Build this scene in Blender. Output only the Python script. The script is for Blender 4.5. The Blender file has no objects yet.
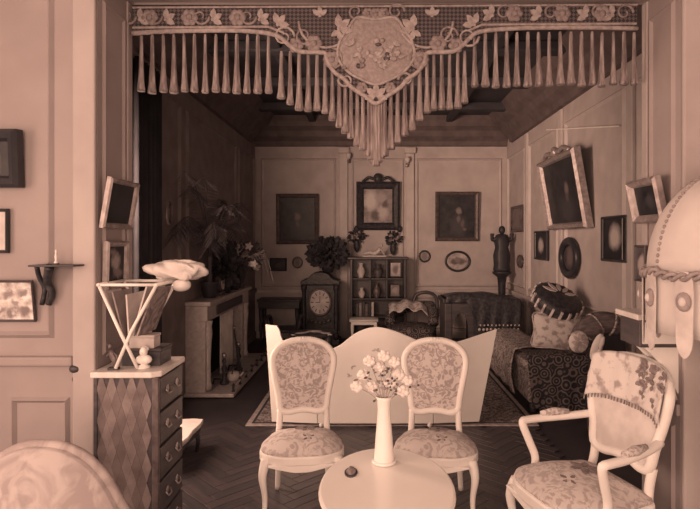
import bpy, math, random
from mathutils import Vector, Matrix
random.seed(7)
PI = math.pi
sin, cos = math.sin, math.cos
scene = bpy.context.scene
COL = scene.collection

# ------------------------------------------------------------------ camera
F, VX, VY, H = 560.0, 372.0, 240.0, 1.7        # focal length in pixels, vanishing point, eye height
cam_d = bpy.data.cameras.new('camera')
cam_d.sensor_width = 36.0
cam_d.lens = F / 700 * 36.0
cam_d.shift_x = -(VX - 350) / 700
cam_d.shift_y = (VY - 254.5) / 700
cam_d.clip_start = 0.05
cam = bpy.data.objects.new('camera', cam_d); COL.objects.link(cam)
cam.location = (0, 0, H); cam.rotation_euler = (PI / 2, 0, 0)
scene.camera = cam
# ------------------------------------------------------------------ light
LC = (1.0, 0.63, 0.45)                          # the warm brown tone of the print
w = bpy.data.worlds.new('world'); scene.world = w
w.use_nodes = True
w.node_tree.nodes['Background'].inputs[0].default_value = (*LC, 1)
w.node_tree.nodes['Background'].inputs[1].default_value = 0.30


def area(name, loc, rot, sx, sy, power):
    d = bpy.data.lights.new(name, 'AREA'); d.shape = 'RECTANGLE'; d.size = sx; d.size_y = sy
    d.energy = power; d.color = LC
    o = bpy.data.objects.new(name, d); COL.objects.link(o); o.location = loc; o.rotation_euler = rot
    return o


# daylight entering the windows: rear wall of the front room, its left wall; the two salon lamps are added
area('window_daylight_rear', (-0.6, -2.35, 1.75), (PI / 2, 0, 0), 3.4, 2.1, 150)
area('window_daylight_side', (-3.05, 0.6, 1.6), (0, -PI / 2, 0), 1.8, 1.8, 62)
area('added_salon_beam', (-1.85, 3.9, 2.2), (0, -PI / 2 - .10, 0.95), 1.1, 0.8, 34).data.spread = 1.35  # added lamp, narrowed and aimed over the screen at the far walls
area('added_salon_fill_low', (-1.95, 4.05, 1.45), (0, -PI / 2, 0.25), 1.8, 0.9, 42)  # added low lamp that brightens the screen and fireplace
vs = scene.view_settings
vs.view_transform = 'Standard'; vs.look = 'None'; vs.gamma = 1.0; vs.use_curve_mapping = False
vs.exposure = 0.45


# ------------------------------------------------------------------ helpers
def W(x, y, s):
    return Vector(((x - VX) / s, F / s, H - (y - VY) / s))


def tone(v):
    q = min(1, math.sqrt(max(v, 0)))
    g, b = 0.72 + 0.28 * q, 0.80 + 0.18 * q
    k = max(0.0, 1 - v / 0.10)                   # the blacks of the print are nearly neutral
    return (v, v * (g + (1.15 - g) * k), v * (b + (1.5 - b) * k), 1)


MATS = {}


def mat(name, a, b=None, scale=8.0, rough=0.6, kind='noise', bump=0.0, stretch=(1, 1, 1), lo=0.35, hi=0.65, metal=0.0, detail=4, dist=0.0, spec=0.35):
    """two-tone procedural material in object space"""
    if name in MATS: return MATS[name]
    m = bpy.data.materials.new(name); m.use_nodes = True
    nt = m.node_tree; N = nt.nodes; L = nt.links
    bs = N['Principled BSDF']
    bs.inputs['Roughness'].default_value = rough
    bs.inputs['Metallic'].default_value = metal
    bs.inputs['Specular IOR Level'].default_value = spec
    if b is None: b = a * 0.88
    tc = N.new('ShaderNodeTexCoord'); mp = N.new('ShaderNodeMapping')
    mp.inputs['Scale'].default_value = stretch
    L.new(tc.outputs['Object'], mp.inputs[0])
    if kind == 'noise':
        t = N.new('ShaderNodeTexNoise'); t.inputs['Scale'].default_value = scale; t.inputs['Detail'].default_value = detail
        t.inputs['Distortion'].default_value = dist
        out = t.outputs['Fac']
    elif kind == 'wave':
        t = N.new('ShaderNodeTexWave'); t.inputs['Scale'].default_value = scale; t.inputs['Distortion'].default_value = dist
        t.inputs['Detail'].default_value = detail; t.inputs['Detail Scale'].default_value = 1.6
        out = t.outputs['Fac']
    elif kind == 'voronoi':
        t = N.new('ShaderNodeTexVoronoi'); t.inputs['Scale'].default_value = scale
        out = t.outputs['Distance']
    elif kind == 'rings':
        t = N.new('ShaderNodeTexVoronoi'); t.inputs['Scale'].default_value = scale
        mm = N.new('ShaderNodeMath'); mm.operation = 'MULTIPLY'; mm.inputs[1].default_value = 22
        ms = N.new('ShaderNodeMath'); ms.operation = 'SINE'
        ma = N.new('ShaderNodeMath'); ma.operation = 'MULTIPLY_ADD'; ma.inputs[1].default_value = 0.5; ma.inputs[2].default_value = 0.5
        L.new(t.outputs['Distance'], mm.inputs[0]); L.new(mm.outputs[0], ms.inputs[0]); L.new(ms.outputs[0], ma.inputs[0])
        out = ma.outputs[0]
    elif kind == 'lattice':
        t = N.new('ShaderNodeTexChecker'); t.inputs['Scale'].default_value = scale
        mp.inputs['Rotation'].default_value = (0, PI / 4, 0)
        out = t.outputs['Fac']
    L.new(mp.outputs[0], t.inputs['Vector'])
    r = N.new('ShaderNodeValToRGB')
    r.color_ramp.elements[0].position = lo; r.color_ramp.elements[1].position = hi
    r.color_ramp.elements[0].color = tone(a); r.color_ramp.elements[1].color = tone(b)
    L.new(out, r.inputs[0]); L.new(r.outputs[0], bs.inputs['Base Color'])
    if bump:
        bp = N.new('ShaderNodeBump'); bp.inputs['Strength'].default_value = bump; bp.inputs['Distance'].default_value = 0.01
        L.new(out, bp.inputs['Height']); L.new(bp.outputs[0], bs.inputs['Normal'])
    MATS[name] = m
    return m


def painting(name, bg, blobs, noise=0.35, scale=9.0):
    """a painted canvas: soft light shapes on a ground; blobs = (x, z, rx, rz, tone) in picture metres"""
    if name in MATS: return MATS[name]
    m = bpy.data.materials.new(name); m.use_nodes = True
    nt = m.node_tree; N = nt.nodes; L = nt.links
    bs = N['Principled BSDF']; bs.inputs['Roughness'].default_value = 0.45; bs.inputs['Specular IOR Level'].default_value = 0.25
    tc = N.new('ShaderNodeTexCoord')
    nz = N.new('ShaderNodeTexNoise'); nz.inputs['Scale'].default_value = scale; nz.inputs['Detail'].default_value = 5
    L.new(tc.outputs['Object'], nz.inputs['Vector'])
    va = N.new('ShaderNodeVectorMath'); va.operation = 'SCALE'; va.inputs[3].default_value = 0.08
    L.new(nz.outputs['Color'], va.inputs[0])
    ad = N.new('ShaderNodeVectorMath'); ad.operation = 'ADD'
    L.new(tc.outputs['Object'], ad.inputs[0]); L.new(va.outputs[0], ad.inputs[1])
    r0 = N.new('ShaderNodeValToRGB')
    r0.color_ramp.elements[0].position = 0.5 - noise / 2; r0.color_ramp.elements[1].position = 0.5 + noise / 2
    r0.color_ramp.elements[0].color = tone(bg * 0.55); r0.color_ramp.elements[1].color = tone(bg * 1.5)
    L.new(nz.outputs['Fac'], r0.inputs[0]); cur = r0.outputs[0]
    for (x, z, rx, rz, v) in blobs:
        mp = N.new('ShaderNodeMapping'); mp.vector_type = 'TEXTURE'
        mp.inputs['Location'].default_value = (x + 0.04, 0.04, z + 0.04); mp.inputs['Scale'].default_value = (rx, 9.0, rz)
        L.new(ad.outputs[0], mp.inputs[0])
        ln = N.new('ShaderNodeVectorMath'); ln.operation = 'LENGTH'; L.new(mp.outputs[0], ln.inputs[0])
        mr = N.new('ShaderNodeMapRange'); mr.inputs[1].default_value = 0.55; mr.inputs[2].default_value = 1.25
        mr.inputs[3].default_value = 1; mr.inputs[4].default_value = 0
        L.new(ln.outputs['Value'], mr.inputs[0])
        mx = N.new('ShaderNodeMix'); mx.data_type = 'RGBA'
        L.new(mr.outputs[0], mx.inputs[0]); L.new(cur, mx.inputs[6]); mx.inputs[7].default_value = tone(v)
        cur = mx.outputs[2]
    L.new(cur, bs.inputs['Base Color'])
    MATS[name] = m
    return m


class MB:
    def __init__(s): s.v = []; s.f = []

    def add(s, vs_, fs):
        o = len(s.v); s.v += [tuple(p) for p in vs_]; s.f += [tuple(i + o for i in q) for q in fs]; return s

    def box(s, x0, x1, y0, y1, z0, z1, M=None):
        p = [Vector((x, y, z)) for z in (z0, z1) for y in (y0, y1) for x in (x0, x1)]
        if M is not None: p = [M @ q for q in p]
        return s.add(p, [(0, 2, 3, 1), (4, 5, 7, 6), (0, 1, 5, 4), (2, 6, 7, 3), (0, 4, 6, 2), (1, 3, 7, 5)])

    def prism(s, poly, d0, d1, fn=None):
        """poly in (u, v), extruded from d0 to d1; default plane XZ with depth along Y"""
        if fn is None: fn = lambda u, v, d: (u, d, v)
        n = len(poly)
        a = [fn(u, v, d0) for u, v in poly] + [fn(u, v, d1) for u, v in poly]
        return s.add(a, [tuple(range(n)), tuple(range(2 * n - 1, n - 1, -1))] + [(i, i + n, (i + 1) % n + n, (i + 1) % n) for i in range(n)])

    def tube(s, pts, r, n=8, closed=False, flat=1.0):
        pts = [Vector(p) for p in pts]; m = len(pts)
        if not isinstance(r, (list, tuple)): r = [r] * m
        vs_ = []; up = None
        for i, p in enumerate(pts):
            if closed: t = pts[(i + 1) % m] - pts[i - 1]
            else: t = pts[min(i + 1, m - 1)] - pts[max(i - 1, 0)]
            if t.length < 1e-9: t = Vector((0, 0, 1))
            t.normalize()
            if up is None:
                up = Vector((0, 0, 1)) if abs(t.z) < 0.9 else Vector((0, 1, 0))
            b = t.cross(up)
            if b.length < 1e-6: b = t.orthogonal()
            b.normalize(); c = b.cross(t).normalized(); up = c
            for k in range(n):
                a = 2 * PI * k / n
                vs_.append(p + b * (cos(a) * r[i]) + c * (sin(a) * r[i] * flat))
        fs = []
        for i in range(m if closed else m - 1):
            j = (i + 1) % m
            for k in range(n):
                l = (k + 1) % n
                fs.append((i * n + k, i * n + l, j * n + l, j * n + k))
        if not closed:
            fs.append(tuple(range(n - 1, -1, -1))); fs.append(tuple((m - 1) * n + k for k in range(n)))
        return s.add(vs_, fs)

    def lathe(s, prof, c=(0, 0, 0), n=16, sx=1.0, sy=1.0, flute=0.0, nf=8):
        vs_ = []; m = len(prof)
        for r, z in prof:
            for k in range(n):
                a = 2 * PI * k / n; q = r * (1 + flute * cos(nf * a))
                vs_.append((c[0] + q * cos(a) * sx, c[1] + q * sin(a) * sy, c[2] + z))
        fs = [(i * n + k, i * n + (k + 1) % n, (i + 1) * n + (k + 1) % n, (i + 1) * n + k) for i in range(m - 1) for k in range(n)]
        fs.append(tuple(range(n - 1, -1, -1))); fs.append(tuple((m - 1) * n + k for k in range(n)))
        return s.add(vs_, fs)

    def ball(s, c, rx, ry=None, rz=None, n=10, m=7, jit=0.0):
        ry = rx if ry is None else ry; rz = rx if rz is None else rz
        vs_ = [(c[0], c[1], c[2] - rz)]
        for i in range(1, m):
            ph = -PI / 2 + PI * i / m
            for k in range(n):
                a = 2 * PI * k / n; j = 1 + jit * random.uniform(-1, 1)
                vs_.append((c[0] + rx * cos(ph) * cos(a) * j, c[1] + ry * cos(ph) * sin(a) * j, c[2] + rz * sin(ph) * j))
        vs_.append((c[0], c[1], c[2] + rz))
        fs = [(0, 1 + (k + 1) % n, 1 + k) for k in range(n)]
        for i in range(m - 2):
            for k in range(n):
                a0 = 1 + i * n; fs.append((a0 + k, a0 + (k + 1) % n, a0 + n + (k + 1) % n, a0 + n + k))
        e = len(vs_) - 1; a0 = 1 + (m - 2) * n
        fs += [(a0 + k, a0 + (k + 1) % n, e) for k in range(n)]
        return s.add(vs_, fs)

    def grid(s, fn, nu, nv):
        vs_ = [fn(i / nu, j / nv) for j in range(nv + 1) for i in range(nu + 1)]
        return s.add(vs_, [(j * (nu + 1) + i, j * (nu + 1) + i + 1, (j + 1) * (nu + 1) + i + 1, (j + 1) * (nu + 1) + i) for j in range(nv) for i in range(nu)])

    def leaf(s, a, b, w_, nrm, th=0.002, curl=0.0):
        a = Vector(a); b = Vector(b); nrm = Vector(nrm).normalized()
        t = b - a; sd = t.cross(nrm)
        if sd.length < 1e-8: sd = t.orthogonal()
        sd.normalize(); m1 = a + t * 0.35 + nrm * curl; m2 = a + t * 0.7 + nrm * curl
        top = [a, m1 + sd * w_ / 2, m2 + sd * w_ * 0.42, b, m2 - sd * w_ * 0.42, m1 - sd * w_ / 2]
        vs_ = [p + nrm * th for p in top] + [p - nrm * th for p in top]
        return s.add(vs_, [(0, 1, 5), (1, 2, 4, 5), (2, 3, 4), (6, 11, 7), (7, 11, 10, 8), (8, 10, 9)] + [(i, i + 6, (i + 1) % 6 + 6, (i + 1) % 6) for i in range(6)])

    def pad(s, outline, z0, z1, dome, fn=None, p=2.0):
        """upholstered pad over a closed outline (u, v); fn maps (u, v, h) to space"""
        if fn is None: fn = lambda u, v, h: (u, v, h)
        n = len(outline); cu = sum(q[0] for q in outline) / n; cv = sum(q[1] for q in outline) / n
        rings = [(1.0, z0), (1.0, z1)] + [(r, z1 + dome * (1 - r ** p)) for r in (0.97, 0.9, 0.75, 0.55, 0.3)]
        vs_ = []
        for r, h in rings:
            vs_ += [fn(cu + (u - cu) * r, cv + (v - cv) * r, h) for u, v in outline]
        vs_.append(fn(cu, cv, z1 + dome)); e = len(vs_) - 1
        fs = [tuple(range(n - 1, -1, -1))]
        for i in range(len(rings) - 1):
            fs += [(i * n + k, i * n + (k + 1) % n, (i + 1) * n + (k + 1) % n, (i + 1) * n + k) for k in range(n)]
        k0 = (len(rings) - 1) * n
        fs += [(k0 + k, k0 + (k + 1) % n, e) for k in range(n)]
        return s.add(vs_, fs)

    def build(s, name, m, parent=None, smooth=False, bevel=0.0, solid=0.0, sub=0):
        me = bpy.data.meshes.new(name); me.from_pydata(s.v, [], s.f); me.update()
        bm_fix(me)
        if smooth:
            me.polygons.foreach_set('use_smooth', [True] * len(me.polygons))
        o = bpy.data.objects.new(name, me); COL.objects.link(o)
        me.materials.append(MATS[m] if isinstance(m, str) else m)
        if parent is not None: o.parent = parent
        if solid:
            d = o.modifiers.new('solid', 'SOLIDIFY'); d.thickness = solid; d.offset = 0
        if bevel:
            d = o.modifiers.new('bevel', 'BEVEL'); d.width = bevel; d.segments = 2; d.limit_method = 'ANGLE'
        if sub:
            d = o.modifiers.new('sub', 'SUBSURF'); d.levels = sub; d.render_levels = sub
        return o


def bm_fix(me):
    import bmesh
    b = bmesh.new(); b.from_mesh(me); bmesh.ops.recalc_face_normals(b, faces=b.faces); b.to_mesh(me); b.free()


def tag(o, label, cat, group=None):
    o['label'] = label; o['category'] = cat
    if group: o['group'] = group
    return o


def thing(name, label, cat, loc=(0, 0, 0), rz=0.0, rx=0.0, group=None):
    o = bpy.data.objects.new(name, None); COL.objects.link(o)
    o.location = loc; o.rotation_euler = (rx, 0, rz); o.empty_display_size = 0.1
    return tag(o, label, cat, group)


def struct(o, parent=None):
    o['kind'] = 'structure'; return o


def copy_part(o, parent, loc=None, rot=None, scale=None):
    c = o.copy(); COL.objects.link(c); c.parent = parent
    if loc is not None: c.location = loc
    if rot is not None: c.rotation_euler = rot
    if scale is not None: c.scale = scale
    return c


def copy_tree(root, loc, rz, label):
    r = root.copy(); COL.objects.link(r); r.location = loc; r.rotation_euler = (0, 0, rz); r['label'] = label
    for ch in list(root.children):
        c = ch.copy(); COL.objects.link(c); c.parent = r
        for g in list(ch.children):
            d = g.copy(); COL.objects.link(d); d.parent = c
    return r


def spline(pts, n=6, closed=False):
    """Catmull-Rom through the points"""
    P = [Vector(p) for p in pts]; out = []; m = len(P)
    for i in range(m if closed else m - 1):
        g = lambda k: P[k % m] if closed else P[max(0, min(m - 1, k))]
        a, b, c, d = g(i - 1), g(i), g(i + 1), g(i + 2)
        for k in range(n):
            t = k / n
            out.append(0.5 * ((2 * b) + (c - a) * t + (2 * a - 5 * b + 4 * c - d) * t * t + (3 * b - a - 3 * c + d) * t ** 3))
    if not closed: out.append(P[-1])
    return out


def spl2(pts, n=6, closed=False):
    return [(p.x, p.y) for p in spline([(a, b, 0) for a, b in pts], n, closed)]


# ------------------------------------------------------------------ materials
mat('plaster_front', 0.34, 0.30, 3, 0.8, bump=0.05)
mat('plaster_bounce', 0.78, 0.72, 3, 0.8, bump=0.05)  # made pale so the unseen front-room walls bounce more fill light
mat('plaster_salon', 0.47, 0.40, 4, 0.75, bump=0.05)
mat('plaster_salon_shaded', 0.27, 0.21, 5, 0.8)  # darker copy of the salon plaster, carrying the left wall's shade
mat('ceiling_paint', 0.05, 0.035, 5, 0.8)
mat('trim_paint', 0.52, 0.45, 5, 0.6)
mat('trim_light', 0.42, 0.37, 4, 0.6)
mat('parquet', 0.055, 0.095, 3.5, 0.38, stretch=(1, 10, 1), spec=0.4)
mat('parquet_b', 0.044, 0.075, 3.5, 0.38, stretch=(1, 10, 1), spec=0.4)
mat('floor_wood', 0.055, 0.07, 5, 0.5)
mat('white_lacquer', 0.86, 0.80, 3, 0.38)
mat('white_wood', 0.84, 0.77, 5, 0.45)
mat('white_polish', 0.90, 0.85, 2.5, 0.22)
mat('porcelain', 0.85, 0.8, 4, 0.25)
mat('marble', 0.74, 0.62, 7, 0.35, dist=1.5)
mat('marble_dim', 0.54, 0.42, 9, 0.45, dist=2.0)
mat('damask', 0.60, 0.36, 15, 0.85, dist=3.2, detail=2, lo=0.46, hi=0.56, bump=0.2)
mat('damask_seat', 0.60, 0.42, 11, 0.85, dist=3.0, detail=2, lo=0.46, hi=0.58, bump=0.15)
mat('embroidery', 0.26, 0.17, 30, 0.9)
mat('faded_upholstery', 0.42, 0.30, 9, 0.9, dist=1.5, lo=0.4, hi=0.62)
mat('pale_upholstery', 0.66, 0.56, 14, 0.9, bump=0.1)
mat('dark_wood', 0.036, 0.06, 8, 0.4, stretch=(1, 1, 4))
mat('carved_dark', 0.022, 0.06, 26, 0.45, bump=0.6, lo=0.4, hi=0.7)
mat('brown_wood', 0.085, 0.05, 7, 0.4, stretch=(1, 1, 5))
mat('marquetry_a', 0.25, 0.16, 12, 0.4)
mat('marquetry_b', 0.18, 0.12, 12, 0.4)
mat('gilt', 0.42, 0.26, 22, 0.4, metal=0.35, bump=0.3)
mat('gilt_dim', 0.16, 0.09, 24, 0.45, metal=0.3, bump=0.3)
mat('brass', 0.5, 0.36, 10, 0.3, metal=0.7)
mat('ebony', 0.026, 0.04, 12, 0.35)
mat('iron', 0.03, 0.045, 14, 0.5)
mat('paper', 0.62, 0.45, 9, 0.85)
mat('paper_dark', 0.34, 0.2, 9, 0.85)
mat('foliage', 0.05, 0.09, 12, 0.7)
mat('foliage_dark', 0.026, 0.05, 15, 0.75)
mat('petal', 0.42, 0.28, 20, 0.8)
mat('petal_light', 0.8, 0.68, 20, 0.8)
mat('valance_net', 0.035, 0.12, 62, 0.9, kind='lattice', lo=0.45, hi=0.55)
mat('valance_motif', 0.40, 0.27, 40, 0.9, bump=0.3)
mat('valance_rose', 0.29, 0.19, 45, 0.9, bump=0.3)
mat('valance_shield', 0.32, 0.24, 55, 0.9, bump=0.3)
mat('tassel_silk', 0.36, 0.16, 60, 0.85, stretch=(1, 1, 0.05), bump=0.5)
mat('carpet_field', 0.12, 0.42, 16, 0.95, dist=2.5, lo=0.42, hi=0.6)
mat('carpet_border', 0.5, 0.34, 22, 0.95)
mat('carpet_dark', 0.06, 0.045, 22, 0.95)
mat('rosette_cloth', 0.03, 0.17, 11, 0.9, kind='rings', lo=0.45, hi=0.8)
mat('oriental_drape', 0.15, 0.46, 14, 0.95, dist=3, lo=0.42, hi=0.58)
mat('velvet_brown', 0.17, 0.08, 9, 0.85, stretch=(1, 4, 4), bump=0.2)
mat('embroidered_white', 0.56, 0.30, 15, 0.9, lo=0.5, hi=0.62)
mat('lace', 0.66, 0.36, 16, 0.9, lo=0.52, hi=0.64)
mat('curtain_dark', 0.045, 0.03, 6, 0.9)
mat('linen', 0.72, 0.6, 7, 0.9)
mat('lamp_silk', 0.6, 0.54, 6, 0.8)
mat('lamp_bead', 0.33, 0.24, 30, 0.6)
mat('soot', 0.02, 0.03, 9, 0.9)
mat('mirror_glass', 0.45, 0.12, 12, 0.15, dist=2)
mat('stained_floral', 0.34, 0.16, 11, 0.9, lo=0.4, hi=0.6, dist=2)

# ------------------------------------------------------------------ room
XL, XR, YB = -2.03, 2.34, F / 57.6          # salon walls
OL, OR = -1.40, 1.575                        # the opening
Y0, Y1 = F / 196, F / 173                    # thickness of the dividing wall
ZO, ZC = 3.06, 3.78
FX0, FX1, FY = -3.1, 3.1, -2.4               # front room

# floor with herringbone parquet
fl = struct(MB().box(FX0, FX1, FY, YB + 0.1, -0.1, -0.012).build('floor', 'floor_wood'))
pl, pw = 0.36, 0.09
pm = MB().box(-pl / 2 + .0015, pl / 2 - .0015, -pw / 2 + .0015, pw / 2 - .0015, -0.012, 0.0)
pA = pm.build('plank', 'parquet', fl, bevel=0.002)
pB = MB().box(-pl / 2 + .0015, pl / 2 - .0015, -pw / 2 + .0015, pw / 2 - .0015, -0.012, 0.0).build('plank', 'parquet_b', fl, bevel=0.002)
first = {0: True, 1: True}
q = math.sqrt(0.5)
cnt = 0
for i in range(-16, 17):
    for j in range(-16, 17):
        # herringbone cells: pairs of planks at right angles stepping along the diagonal
        bx = i * pw + j * pl; by = i * pw - j * pl
        for k in (0, 1):
            if k == 0: lx, ly, a = bx + pl / 2, by + pw / 2, 0
            else: lx, ly, a = bx + pl + pw / 2, by + pw - pl / 2, PI / 2
            wx = (lx - ly) * q; wy = (lx + ly) * q + 4.3
            if not (-1.75 < wx < 1.45 and 3.32 < wy < 5.16): continue
            cnt += 1
            if cnt > 300: continue
            src = (pA, pB)[(i + j + k) % 2]
            kk = (i + j + k) % 2
            o = src if first[kk] else copy_part(src, fl)
            first[kk] = False
            o.location = (wx, wy, 0.0); o.rotation_euler = (0, 0, a + PI / 4)

# salon ceiling and beams
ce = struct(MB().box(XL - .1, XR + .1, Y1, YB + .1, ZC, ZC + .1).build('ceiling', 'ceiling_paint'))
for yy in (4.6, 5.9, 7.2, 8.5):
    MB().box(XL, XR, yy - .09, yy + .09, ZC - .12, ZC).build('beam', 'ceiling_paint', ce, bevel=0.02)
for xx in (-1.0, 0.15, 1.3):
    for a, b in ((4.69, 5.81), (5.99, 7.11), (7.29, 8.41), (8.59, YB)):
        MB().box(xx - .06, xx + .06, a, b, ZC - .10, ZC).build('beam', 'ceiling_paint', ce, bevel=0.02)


def frame_moulding(parent, fn, u0, u1, v0, v1, wd=0.03, th=0.02, m='trim_paint', name='panel_moulding'):
    """rectangular raised moulding; fn maps (u, v, h) to space"""
    mb = MB()
    a = [(u0, v0), (u1, v0), (u1, v1), (u0, v1)]
    b = [(u0 + wd, v0 + wd), (u1 - wd, v0 + wd), (u1 - wd, v1 - wd), (u0 + wd, v1 - wd)]
    c = [((a[i][0] + b[i][0]) / 2, (a[i][1] + b[i][1]) / 2) for i in range(4)]
    vs_ = [fn(*p, 0) for p in a] + [fn(*p, th) for p in c] + [fn(*p, 0) for p in b]
    fs = []
    for i in range(4):
        j = (i + 1) % 4
        fs += [(i, j, 4 + j, 4 + i), (4 + i, 4 + j, 8 + j, 8 + i)]
    mb.add(vs_, fs)
    return mb.build(name, m, parent)


wb = struct(MB().box(XL - .1, XR + .1, YB, YB + .12, 0, ZC).build('wall_back', 'plaster_salon'))
fb = lambda u, v, h: (u, YB - h, v)
for u0, u1 in ((-1.93, -0.62), (-0.36, 0.56), (0.76, 2.26)):
    frame_moulding(wb, fb, u0, u1, 0.88, 3.12, 0.05, 0.03)
    frame_moulding(wb, fb, u0, u1, 0.16, 0.72, 0.04, 0.025)
for u in (-0.49, 0.66):
    MB().box(u - .07, u + .07, YB - .05, YB, 0.12, 3.2).build('pilaster', 'trim_paint', wb, bevel=0.01)
    MB().box(u - .1, u + .1, YB - .08, YB, 3.2, 3.3).build('pilaster_capital', 'trim_paint', wb, bevel=0.015)
MB().box(XL, XR, YB - .04, YB, .78, .84).build('dado_rail', 'trim_paint', wb, bevel=0.01)
struct(MB().box(XL, XR, YB - .03, YB, 0, .12).build('baseboard_back', 'trim_paint', bevel=0.008))


def cornice(name, pts_fn, m='trim_paint'):
    prof = [(0, 3.32), (0.05, 3.33), (0.07, 3.40), (0.16, 3.47), (0.20, 3.56), (0.30, 3.62), (0.34, 3.70), (0.40, ZC), (0, ZC)]
    return struct(MB().add(*pts_fn(prof)).build(name, m))


def sweep(prof, p0, p1, nrm):
    n = len(prof); p0 = Vector(p0); p1 = Vector(p1); nrm = Vector(nrm)
    vs_ = [p0 + nrm * d + Vector((0, 0, z)) for d, z in prof] + [p1 + nrm * d + Vector((0, 0, z)) for d, z in prof]
    return vs_, [tuple(range(n)), tuple(range(2 * n - 1, n - 1, -1))] + [(i, i + n, (i + 1) % n + n, (i + 1) % n) for i in range(n)]


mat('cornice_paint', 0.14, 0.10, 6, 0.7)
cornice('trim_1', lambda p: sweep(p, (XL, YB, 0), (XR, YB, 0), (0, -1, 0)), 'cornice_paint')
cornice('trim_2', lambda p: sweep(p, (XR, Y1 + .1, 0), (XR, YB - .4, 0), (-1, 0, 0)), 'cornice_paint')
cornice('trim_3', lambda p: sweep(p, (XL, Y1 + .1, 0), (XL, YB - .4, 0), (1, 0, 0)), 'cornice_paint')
# light slatted bracket in the right cornice
wr = struct(MB().box(XR, XR + .12, Y1, YB, 0, ZC).build('wall_right', 'plaster_salon'))
fr = lambda u, v, h: (XR - h, u, v)
for u0, u1 in ((3.6, 4.9), (5.15, 6.75), (7.0, 8.3), (8.5, 9.6)):
    frame_moulding(wr, fr, u0, u1, 0.95, 3.12, 0.05, 0.03)
    frame_moulding(wr, fr, u0, u1, 0.16, 0.74, 0.04, 0.025)
for u in (5.02, 6.88, 8.4):
    MB().box(XR - .04, XR, u - .06, u + .06, .12, 3.3).build('pilaster', 'trim_paint', wr, bevel=0.01)
MB().box(XR - .05, XR, Y1, YB - .04, .80, .87).build('dado_rail', 'trim_paint', wr, bevel=0.01)
struct(MB().box(XR - .03, XR, Y1, YB - .03, 0, .12).build('baseboard_right', 'trim_paint', bevel=0.008))

# salon left wall with an unseen, assumed window bay beside the opening
wl = struct(MB().box(XL - .12, XL, 4.55, YB, 0, ZC).box(XL - .12, XL, Y1, 3.55, 0, ZC).box(XL - .12, XL, 3.55, 4.55, 2.95, ZC).box(XL - .12, XL, 3.55, 4.55, 0, .5).build('wall_left', 'plaster_salon_shaded'))
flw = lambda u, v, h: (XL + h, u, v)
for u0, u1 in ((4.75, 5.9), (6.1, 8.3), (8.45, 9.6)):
    frame_moulding(wl, flw, u0, u1, 1.25, 3.12, 0.05, 0.03, 'plaster_salon_shaded')
MB().box(XL, XL + .04, 8.36, YB - .04, .80, .87).build('dado_rail', 'plaster_salon_shaded', wl, bevel=0.01)
struct(MB().box(XL, XL + .03, 8.36, YB - .03, 0, .12).build('baseboard_left', 'plaster_salon_shaded'))
wn = MB()
for z in (.5, 1.7, 2.89): wn.box(XL - .10, XL - .05, 3.55, 4.55, z, z + .06)
for y in (3.55, 4.02, 4.49): wn.box(XL - .10, XL - .05, y, y + .06, .5, 2.95)
struct(wn.build('window_1', 'trim_light'))

# dividing wall with the opening
wf = struct(MB().box(FX0, OL, Y0, Y1, 0, ZC).box(OR, FX1, Y0, Y1, 0, ZC).box(OL, OR, Y0, Y1, ZO, ZC).build('wall_front', 'plaster_front'))
ff = lambda u, v, h: (u, Y0 - h, v)
# casing along the opening edges
MB().box(OL - .115, OL, Y0 - .03, Y0, 0, ZO + .115).build('casing', 'trim_light', wf, bevel=0.01)
MB().box(OR, OR + .115, Y0 - .03, Y0, 0, ZO + .115).build('casing', 'trim_light', wf, bevel=0.01)
MB().box(OL, OR, Y0 - .03, Y0, ZO, ZO + .115).build('casing', 'trim_light', wf, bevel=0.01)
MB().box(OL, OL + .012, Y1 - .05, Y1 + .01, 0, ZO).build('edge_bead', 'trim_light', wf, bevel=0.004)
MB().box(OR - .012, OR, Y1 - .05, Y1 + .01, 0, ZO).build('edge_bead', 'trim_light', wf, bevel=0.004)
MB().box(FX0, OL - .115, Y0 - .035, Y0, 1.06, 1.11).build('dado_rail', 'plaster_front', wf, bevel=0.012)
frame_moulding(wf, ff, -2.9, -1.62, 1.2, 3.5, 0.035, 0.02, 'plaster_front')
frame_moulding(wf, ff, -2.9, -1.90, 0.2, 0.98, 0.03, 0.02, 'plaster_front')
frame_moulding(wf, ff, -1.84, -1.54, 0.2, 0.90, 0.03, 0.02, 'plaster_front')
MB().box(OR - .02, OR, Y0, Y1, .80, .86).build('dado_rail', 'plaster_front', wf, bevel=0.006)
fre = lambda u, v, h: (OR - h, u, v)
frame_moulding(wf, fre, Y0 + .05, Y1 - .07, 0.1, 0.74, 0.03, 0.015, 'plaster_front')
frame_moulding(wf, fre, Y0 + .05, Y1 - .07, 0.95, 2.95, 0.03, 0.015, 'plaster_front')
fle = lambda u, v, h: (OL + h, u, v)
frame_moulding(wf, fle, Y0 + .05, Y1 - .07, 1.1, 2.95, 0.03, 0.012, 'plaster_front')
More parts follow.
